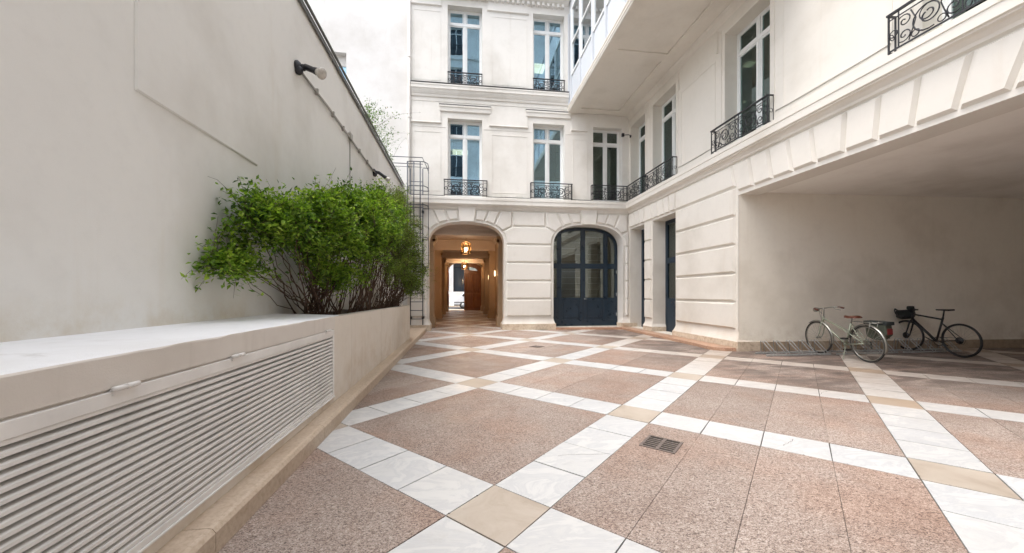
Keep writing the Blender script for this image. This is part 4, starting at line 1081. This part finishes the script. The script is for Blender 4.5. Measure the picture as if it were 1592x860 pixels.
# ------------------------------------------------------------ bicycle racks
def rack(x, n, label):
    t = thing('bicycle_rack', label, 'bicycle rack', (x, 7.0, 0), group='racks along the bay wall')
    Lr = .295*n
    m = MB(); m.box(0, Lr, -.17, -.145, .008, .04); m.box(0, Lr, .12, .145, .008, .04); m.build('base_rail', 'galv', t, True)
    for i in range(n):
        m = MB()
        for dx in (.05, .13):
            x0 = .295*i+dx+.10
            m.tube([(x0, -.155, .03), (x0, -.155, .06), (x0-.13, -.03, .29), (x0-.145, .0, .30), (x0-.12, .03, .28), (x0-.02, .13, .03)], .0065, 6)
        m.build('hoop', 'galv', t, True)
    return t
rack(6.10, 5, 'first galvanised low bicycle rack, empty, nearest the corner of the bay')
rack(7.72, 5, 'galvanised low bicycle rack behind the pale bicycle rear wheel')
rack(9.34, 5, 'galvanised low bicycle rack holding the black racing bicycle')

# ------------------------------------------------------------ bicycles
def wheel(t, x, R, name, tyre_r, rimmat, tyremat, spokes=28, hubm='chrome', disc=False):
    w_ = MB(); n = 44
    w_.tube([(x+(R-tyre_r)*math.cos(2*PI*i/n), 0, R+(R-tyre_r)*math.sin(2*PI*i/n)) for i in range(n)], tyre_r, 8, closed=True)
    wo_ = w_.build(name, tyremat, t, True)
    m = MB(); m.tube([(x+(R-tyre_r*2.1)*math.cos(2*PI*i/n), 0, R+(R-tyre_r*2.1)*math.sin(2*PI*i/n)) for i in range(n)], .0095, 6, closed=True); m.build('rim', rimmat, wo_, True)
    m = MB()
    for i in range(spokes):
        a = 2*PI*i/spokes; b = a+(.9 if i % 2 else -.9); s_ = .03 if i % 4 < 2 else -.03
        m.tube([(x+.02*math.cos(b), s_, R+.02*math.sin(b)), (x+(R-tyre_r*2)*math.cos(a), 0, R+(R-tyre_r*2)*math.sin(a))], .0013, 3, 0, False)
    m.build('spokes', 'chrome', wo_, True)
    m = MB(); m.lathe([(.008, -.06), (.012, -.05), (.026, -.035), (.016, -.03), (.016, .03), (.026, .035), (.012, .05), (.008, .06)], (x, 0, R), 12, 'y')
    if disc: m.lathe([(.07, .036), (.07, .039)], (x, 0, R), 18, 'y')
    m.build('hub', hubm, wo_, True)
def mudguard(m, x, R, a0, a1, w_=.024):
    n = 22; vs = []
    for i in range(n+1):
        a = a0+(a1-a0)*i/n
        for dy, dr in ((-w_, -.010), (-w_*.6, .003), (0, .008), (w_*.6, .003), (w_, -.010)):
            vs.append((x+(R+.018+dr)*math.cos(a), dy, R-.0+(R+.018+dr)*math.sin(a)))
    m.add(vs, [(i*5+j, i*5+j+1, (i+1)*5+j+1, (i+1)*5+j) for i in range(n) for j in range(4)], 0, True)
def city_bike(loc, rot, label):
    t = thing('bicycle', label, 'bicycle', loc, rot, group='bicycles parked in the bay')
    R = .345; xf, xr = .54, -.53
    wheel(t, xf, R, 'wheel', .017, 'chrome', 'rubber'); wheel(t, xr, R, 'wheel', .017, 'chrome', 'rubber')
    BB = (-.09, 0, .28); SC = (-.235, 0, .70); HT = (.375, 0, .80); HB = (.405, 0, .66)
    m = MB()
    m.tube([BB, SC], .016, 8); m.tube([HT, HB], .019, 8); m.tube([HB, BB], .017, 8)
    for s_ in (-1, 1):
        m.tube([(.38, s_*.012, .76), (-.19, s_*.035, .52), (xr, s_*.06, R)], .0095, 6)
        m.tube([(BB[0], s_*.03, BB[2]), (xr, s_*.06, R)], .008, 6); m.tube([(SC[0], s_*.02, .68), (xr, s_*.06, R)], .007, 6)
    m.lathe([(.02, -.035), (.02, .035)], BB, 10, 'y'); m.build('frame', 'olive', t, True)
    m = MB()
    for s_ in (-1, 1): m.tube([(.405, s_*.03, .66), (.425, s_*.045, .58), (.455, s_*.045, .46), (.50, s_*.045, .37), (xf, s_*.045, R)], [.011, .011, .010, .008, .007], 6)
    m.tube([(.405, -.04, .665), (.405, .04, .665)], .013, 6); m.build('fork', 'olive', t, True)
    m = MB(); m.tube([(.375, 0, .80), (.355, 0, .94), (.36, 0, .97)], .011, 8); m.tube([(.36, 0, .965), (.40, 0, .965)], .013, 8)
    for s_ in (-1, 1): m.tube([(.40, 0, .965), (.415, s_*.05, .965), (.40, s_*.16, .975), (.33, s_*.235, .985), (.20, s_*.27, .965)], .011, 8)
    m.build('handlebar', 'chrome', t, True)
    m = MB()
    for s_ in (-1, 1): m.tube([(.30, s_*.248, .982), (.26, s_*.262, .977), (.19, s_*.272, .962)], .017, 8)
    m.build('grip', 'leather', t, True)
    m = MB()
    for s_ in (-1, 1): m.tube([(.36, s_*.20, .975), (.34, s_*.22, .945), (.24, s_*.25, .92)], .006, 5)
    m.tube([(.36, .1, .97), (.42, .06, .93), (.43, .02, .80), (.41, .01, .67)], .0035, 4); m.tube([(.36, -.1, .97), (.46, -.05, .94), (.46, -.02, .82), (.40, -.02, .62)], .0035, 4)
    m.build('brake_lever', 'chrome', t, True)
    m = MB(); m.tube([(.41, 0, .86), (.50, 0, .93)], .008, 6); m.tube([(.47, 0, .94), (.50, 0, .94), (.56, 0, .935), (.585, 0, .932)], [.012, .038, .048, .046], 14); m.build('headlight', 'chrome', t, True)
    m = MB(); m.tube([SC, (-.26, 0, .80)], .011, 8); m.build('seat_post', 'chrome', t, True)
    m = MB(); prof = [(-.40, .075, .855), (-.37, .085, .862), (-.31, .075, .856), (-.25, .04, .848), (-.18, .022, .846), (-.12, .018, .853), (-.10, .010, .848)]
    vs = []; 
    for x, w_, z in prof:
        for j in range(7):
            a = PI*j/6; vs.append((x, w_*math.cos(a), z-.045+.045*math.sin(a)))
    m.add(vs, [(i*7+j, i*7+j+1, (i+1)*7+j+1, (i+1)*7+j) for i in range(6) for j in range(6)]+[tuple(range(7)), tuple(42+j for j in range(7))], 0, True)
    sd = m.build('saddle', 'leather', t, True)
    m = MB()
    for s_ in (-1, 1): m.tube([(-.12, s_*.01, .825), (-.26, s_*.02, .80), (-.37, s_*.05, .82)], .004, 5)
    m.build('saddle_rail', 'chrome', sd, True)
    m = MB(); mudguard(m, xf, R, -.05*PI+PI*.62-.9, PI*1.08); m.build('mudguard', 'chrome', t, True)
    m = MB(); mudguard(m, xr, R, PI*.05, PI*1.12); m.build('mudguard', 'chrome', t, True)
    m = MB()
    for s_ in (-1, 1):
        m.tube([(xr-.0, s_*.065, R), (xr-.30, s_*.03, R+.19)], .003, 4); m.tube([(xr-.03, s_*.07, R+.02), (xr-.16, s_*.075, .75)], .005, 5); m.tube([(-.27, s_*.03, .745), (xr-.25, s_*.065, .745)], .005, 5)
    for k_ in range(5): m.tube([(xr+.1-.08*k_, -.065, .745), (xr+.1-.08*k_, .065, .745)], .004, 4)
    m.tube([(xr-.25, -.065, .745), (xr-.25, .065, .745)], .005, 5); m.build('luggage_rack', 'chrome', t, True)
    m = MB(); m.lathe([(.002, -.05), (.045, -.045), (.052, -.03), (.02, .0)], (-.20, -.06, .55), 14, 'y'); m.build('reflector_lamp', 'chrome', t, True)
    # drivetrain
    m = MB()
    m.tube([(BB[0]+.085*math.cos(2*PI*i/24), -.045, BB[2]+.085*math.sin(2*PI*i/24)) for i in range(24)], .006, 5, closed=True)
    for i in range(5): a = 2*PI*i/5; m.tube([(BB[0], -.045, BB[2]), (BB[0]+.085*math.cos(a), -.045, BB[2]+.085*math.sin(a))], .006, 4)
    m.tube([(BB[0], -.06, BB[2]), (BB[0]+.10, -.065, BB[2]-.13)], .008, 6); m.tube([(BB[0], .06, BB[2]), (BB[0]-.10, .065, BB[2]+.13)], .008, 6)
    m.build('crank', 'chrome', t, True)
    m = MB(); m.box(BB[0]+.05, BB[0]+.15, -.16, -.075, BB[2]-.145, BB[2]-.12); m.box(BB[0]-.15, BB[0]-.05, .075, .16, BB[2]+.12, BB[2]+.145); m.build('pedal', 'blackbike', t, True)
    m = MB(); m.tube([(BB[0], -.045, BB[2]+.088), (xr, -.045, R+.04), (xr-.04, -.045, R), (xr+.02, -.045, R-.07), (xr+.02, -.045, R-.10), (BB[0], -.045, BB[2]-.088)], .004, 4)
    m.lathe([(.045, -.05), (.035, -.035)], (xr, 0, R), 14, 'y'); m.box(xr-.02, xr+.03, -.08, -.055, R-.10, R-.03); m.build('chain', 'rubber', t, True)
    m = MB(); m.tube([(-.13, .04, .27), (-.16, .10, .14), (-.21, .19, .0)], .008, 6); m.build('kickstand', 'olive', t, True)
    # pannier on the far side
    m = MB(); m.prism([(xr-.26, .73), (xr+.12, .73), (xr+.10, .47), (xr-.02, .42), (xr-.16, .42), (xr-.28, .52)], -.22, -.085, 0, lambda a, b, c: (a, c, b)); pn = m.build('pannier', 'baggreen', t, True, bevel=.02)
    m = MB(); m.box(xr-.30, xr+.13, -.225, -.08, .70, .76); m.box(xr-.20, xr-.17, -.228, -.222, .45, .72); m.build('flap', 'bag', pn, True, bevel=.01)
    m = MB(); m.box(xr-.30, xr-.285, -.185, -.10, .54, .64); m.build('red_reflector', 'red', pn, True)
    return t
def race_bike(loc, rot, label):
    t = thing('bicycle', label, 'bicycle', loc, rot, group='bicycles parked in the bay')
    R = .34; xf, xr = .50, -.49
    wheel(t, xf, R, 'wheel', .016, 'blackbike', 'blackbike', 24, 'blackbike', True); wheel(t, xr, R, 'wheel', .016, 'blackbike', 'blackbike', 24, 'blackbike', True)
    BB = (-.06, 0, .27); m = MB()
    m.tube([BB, (-.20, 0, .78)], .018, 8); m.tube([(.36, 0, .84), (.385, 0, .70)], .024, 8); m.tube([(.37, 0, .82), (-.19, 0, .74)], .018, 8); m.tube([(.385, 0, .72), BB], .024, 8)
    for s_ in (-1, 1): m.tube([BB, (xr, s_*.06, R)], .010, 6); m.tube([(-.17, 0, .67), (xr, s_*.06, R)], .008, 6)
    m.build('frame', 'blackbike', t, True)
    m = MB()
    for s_ in (-1, 1): m.tube([(.385, 0, .70), (.40, s_*.045, .66), (.46, s_*.05, .46), (xf, s_*.05, R)], [.018, .018, .014, .012], 6)
    m.build('fork', 'blackbike', t, True)
    m = MB(); m.tube([(.36, 0, .84), (.355, 0, .90), (.44, 0, .90)], .015, 8); m.tube([(.44, -.20, .905), (.44, .20, .905)], .013, 8)
    for s_ in (-1, 1):
        m.tube([(.44, s_*.20, .905), (.50, s_*.205, .905), (.53, s_*.21, .87), (.51, s_*.21, .80), (.44, s_*.215, .77), (.38, s_*.215, .775)], .015, 8)
        m.tube([(.50, s_*.205, .91), (.55, s_*.205, .94), (.56, s_*.205, .90), (.545, s_*.205, .82)], [.016, .018, .012, .006], 6)
    m.build('drop_handlebar', 'blackbike', t, True)
    m = MB(); m.prism([(.44, .92), (.62, .90), (.62, .74), (.50, .70), (.42, .76)], -.13, .13, 0, lambda a, b, c: (a, c, b)); m.box(.36, .46, -.05, .05, .92, 1.0); m.build('handlebar_bag', 'bag', t, True, bevel=.02)
    m = MB(); m.tube([(-.20, 0, .78), (-.225, 0, .92)], .013, 8); m.build('seat_post', 'blackbike', t, True)
    m = MB(); m.hexa([(-.36, -.07, .925), (-.08, -.015, .925), (-.08, .015, .925), (-.36, .07, .925)], [(-.36, -.07, .96), (-.08, -.015, .95), (-.08, .015, .95), (-.36, .07, .96)]); m.build('saddle', 'blackbike', t, True, bevel=.01)
    m = MB(); m.tube([(BB[0]+.09*math.cos(2*PI*i/24), -.045, BB[2]+.09*math.sin(2*PI*i/24)) for i in range(24)], .008, 5, closed=True)
    m.tube([(BB[0], -.06, BB[2]), (BB[0]-.15, -.065, BB[2]-.08)], .010, 6); m.tube([(BB[0], .06, BB[2]), (BB[0]+.15, .065, BB[2]+.08)], .010, 6); m.tube([BB, (BB[0]+.09, -.045, BB[2])], .01, 5)
    m.tube([(BB[0], -.045, BB[2]+.09), (xr, -.045, R+.04), (xr-.04, -.045, R), (xr, -.045, R-.08), (BB[0], -.045, BB[2]-.09)], .004, 4); m.build('crank', 'blackbike', t, True)
    return t
# heading measured from +X; the wheels point at the bay wall
city_bike((7.52, 6.55, 0), (math.radians(-4), 0, math.radians(84)), 'pale green city bicycle with brown saddle and green pannier in the bay rack')
race_bike((9.93, 6.72, 0), (math.radians(-3), 0, math.radians(84)), 'black racing bicycle with drop handlebar and bag at the right of the bay')

# ------------------------------------------------------------ street beyond the passage
m = MB(); m.box(-30, 32, 29.2, 60, -.3, -.05); struct(m.build('street', 'street'))
m = MB(); m.box(-30, 32, 29.2, 31.4, -.1, .01); m.box(-30, 32, 38.0, 40.2, -.1, .04); struct(m.build('pavement', 'kerb'))
SB = thing('street_house', 'pale stone house across the street seen through the passage door', 'building', (0, 40.2, 0))
mpQ = lambda u, v, d: (u, 40.2-d, v)
hs_ = [rect(-.95+4*i, .75+4*i, 1.5, 6.0) for i in range(-3, 4)]
m = MB(); slab(m, rect(-16, 18, -.2, 16), hs_, .4, mpQ)
for i in range(-3, 4):
    for j in range(9): block(m, rect(.95+4*i, 2.85+4*i, .6*j+.3, .6*j+.9), mpQ, t=.04)
m.build('wall', 'white', SB)
for i in range(-3, 4):
    f = MB(); u0, u1 = -.95+4*i, .75+4*i
    for a in (u0, (u0+u1)/2-.04, u1-.08): f.box(a, a+.08, 1.5, 6, -.3, -.2, 0, mpQ)
    for z in (1.5, 4.2, 5.9): f.box(u0, u1, z, z+.1, -.3, -.2, 0, mpQ)
    o = f.build('window', 'iron', SB); f = MB(); f.box(u0, u1, 1.5, 6, -.34, -.32, 0, mpQ); f.build('pane', 'carglass', o)
VN = thing('parked_car', 'white car parked in the street, seen through the far passage door', 'car', (1.6, 34, -.05))
m = MB(); prof = [(-1.45*1-.9, .28), (2.4, .28), (2.45, .8), (2.35, 1.1), (2.0, 1.75), (-1.2, 1.78), (-1.75, 1.15), (-2.3, .95), (-2.4, .6)]
m.prism([(a, b) for a, b in prof], -.85, .85, 0, lambda a, b, c: (a, c, b)); m.build('body', 'van', VN, True, bevel=.06)
m = MB(); m.prism([(-1.55, 1.18), (-1.12, 1.66), (-.3, 1.68), (-.3, 1.18)], -.87, -.84, 0, lambda a, b, c: (a, c, b)); m.build('side_window', 'carglass', VN, True)
m = MB(); m.box(-2.3, 2.4, -.875, -.84, .28, .40); m.build('sill', 'rubber', VN, True)
m = MB(); m.box(-2.3, 2.4, -.872, -.85, .56, .62); m.build('side_trim', 'rubber', VN, True)
for x in (-1.5, 1.55):
    m = MB(); m.lathe([(.20, -.90), (.32, -.89), (.33, -.70), (.2, -.68)], (x, 0, .33), 20, 'y'); wv = m.build('wheel', 'rubber', VN, True)
    m = MB(); m.lathe([(.19, -.905), (.05, -.91)], (x, 0, .33), 16, 'y'); m.build('rim', 'galv', wv, True)
m = MB(); m.ball((-1.5, -.98, 1.2), .1, 0, 10, (1, .6, 1.1)); m.tube([(-1.5, -.86, 1.18), (-1.5, -.95, 1.2)], .02, 6); m.build('wing_mirror', 'rubber', VN, True)

# ------------------------------------------------------------ building across the courtyard, behind the camera (mirrored in the panes)
OB = thing('opposite_building', 'pale facade closing the courtyard opposite the arches, seen mirrored in panes', 'building', (2, -8, 0))
mpO = lambda u, v, d: (u, -8+d, v)
cols = [-4.25+3.1*i for i in range(5)]; lev = [.8+3.75*i for i in range(7)]; TOP = 27.4
oh = [rect(x, x+1.2, z0, z0+2.5) for x in cols for z0 in lev]
m = MB(); slab(m, rect(-10, 16, -.2, TOP), oh, .4, mpO)
for i in range(1, 7): z = 3.75*i+.55; sweep(m, [(0, z+.1), (.18, z), (.18, z-.2), (0, z-.32)], -10, 16, mpO)
sweep(m, [(0, TOP+.2), (.6, TOP+.1), (.6, TOP-.2), (.1, TOP-.6), (0, TOP-.6)], -10, 16, mpO)
m.build('wall', 'opp', OB)
m = MB(); m.hexa([(-10, -8.6, TOP), (16, -8.6, TOP), (16, -8.1, TOP), (-10, -8.1, TOP)], [(-10, -11, TOP+1.9), (16, -11, TOP+1.9), (16, -9.2, TOP+1.9), (-10, -9.2, TOP+1.9)]); m.build('roof', 'terracotta', OB)
for u0 in cols:
    for z0 in lev:
        u1 = u0+1.2; f = MB()
        for a in (u0, (u0+u1)/2-.04, u1-.07): f.box(a, a+.07, z0, z0+2.5, -.25, -.18, 0, mpO)
        for z in (z0, z0+1.95, z0+2.43): f.box(u0, u1, z, z+.07, -.25, -.18, 0, mpO)
        o = f.build('window', 'frame', OB); f = MB(); f.box(u0, u1, z0, z0+2.5, -.28, -.26, 0, mpO); f.build('pane', 'carglass', o)
        f = MB(); f.box(u0, u1, z0+.85, z0+.9, -.05, .03, 0, mpO); f.box(u0, u1, z0+.05, z0+.09, -.05, .03, 0, mpO)
        for k_ in range(13): f.box(u0+.1*k_-.008, u0+.1*k_+.008, z0+.09, z0+.85, -.02, 0, 0, mpO)
        f.build('railing', 'iron', OB)
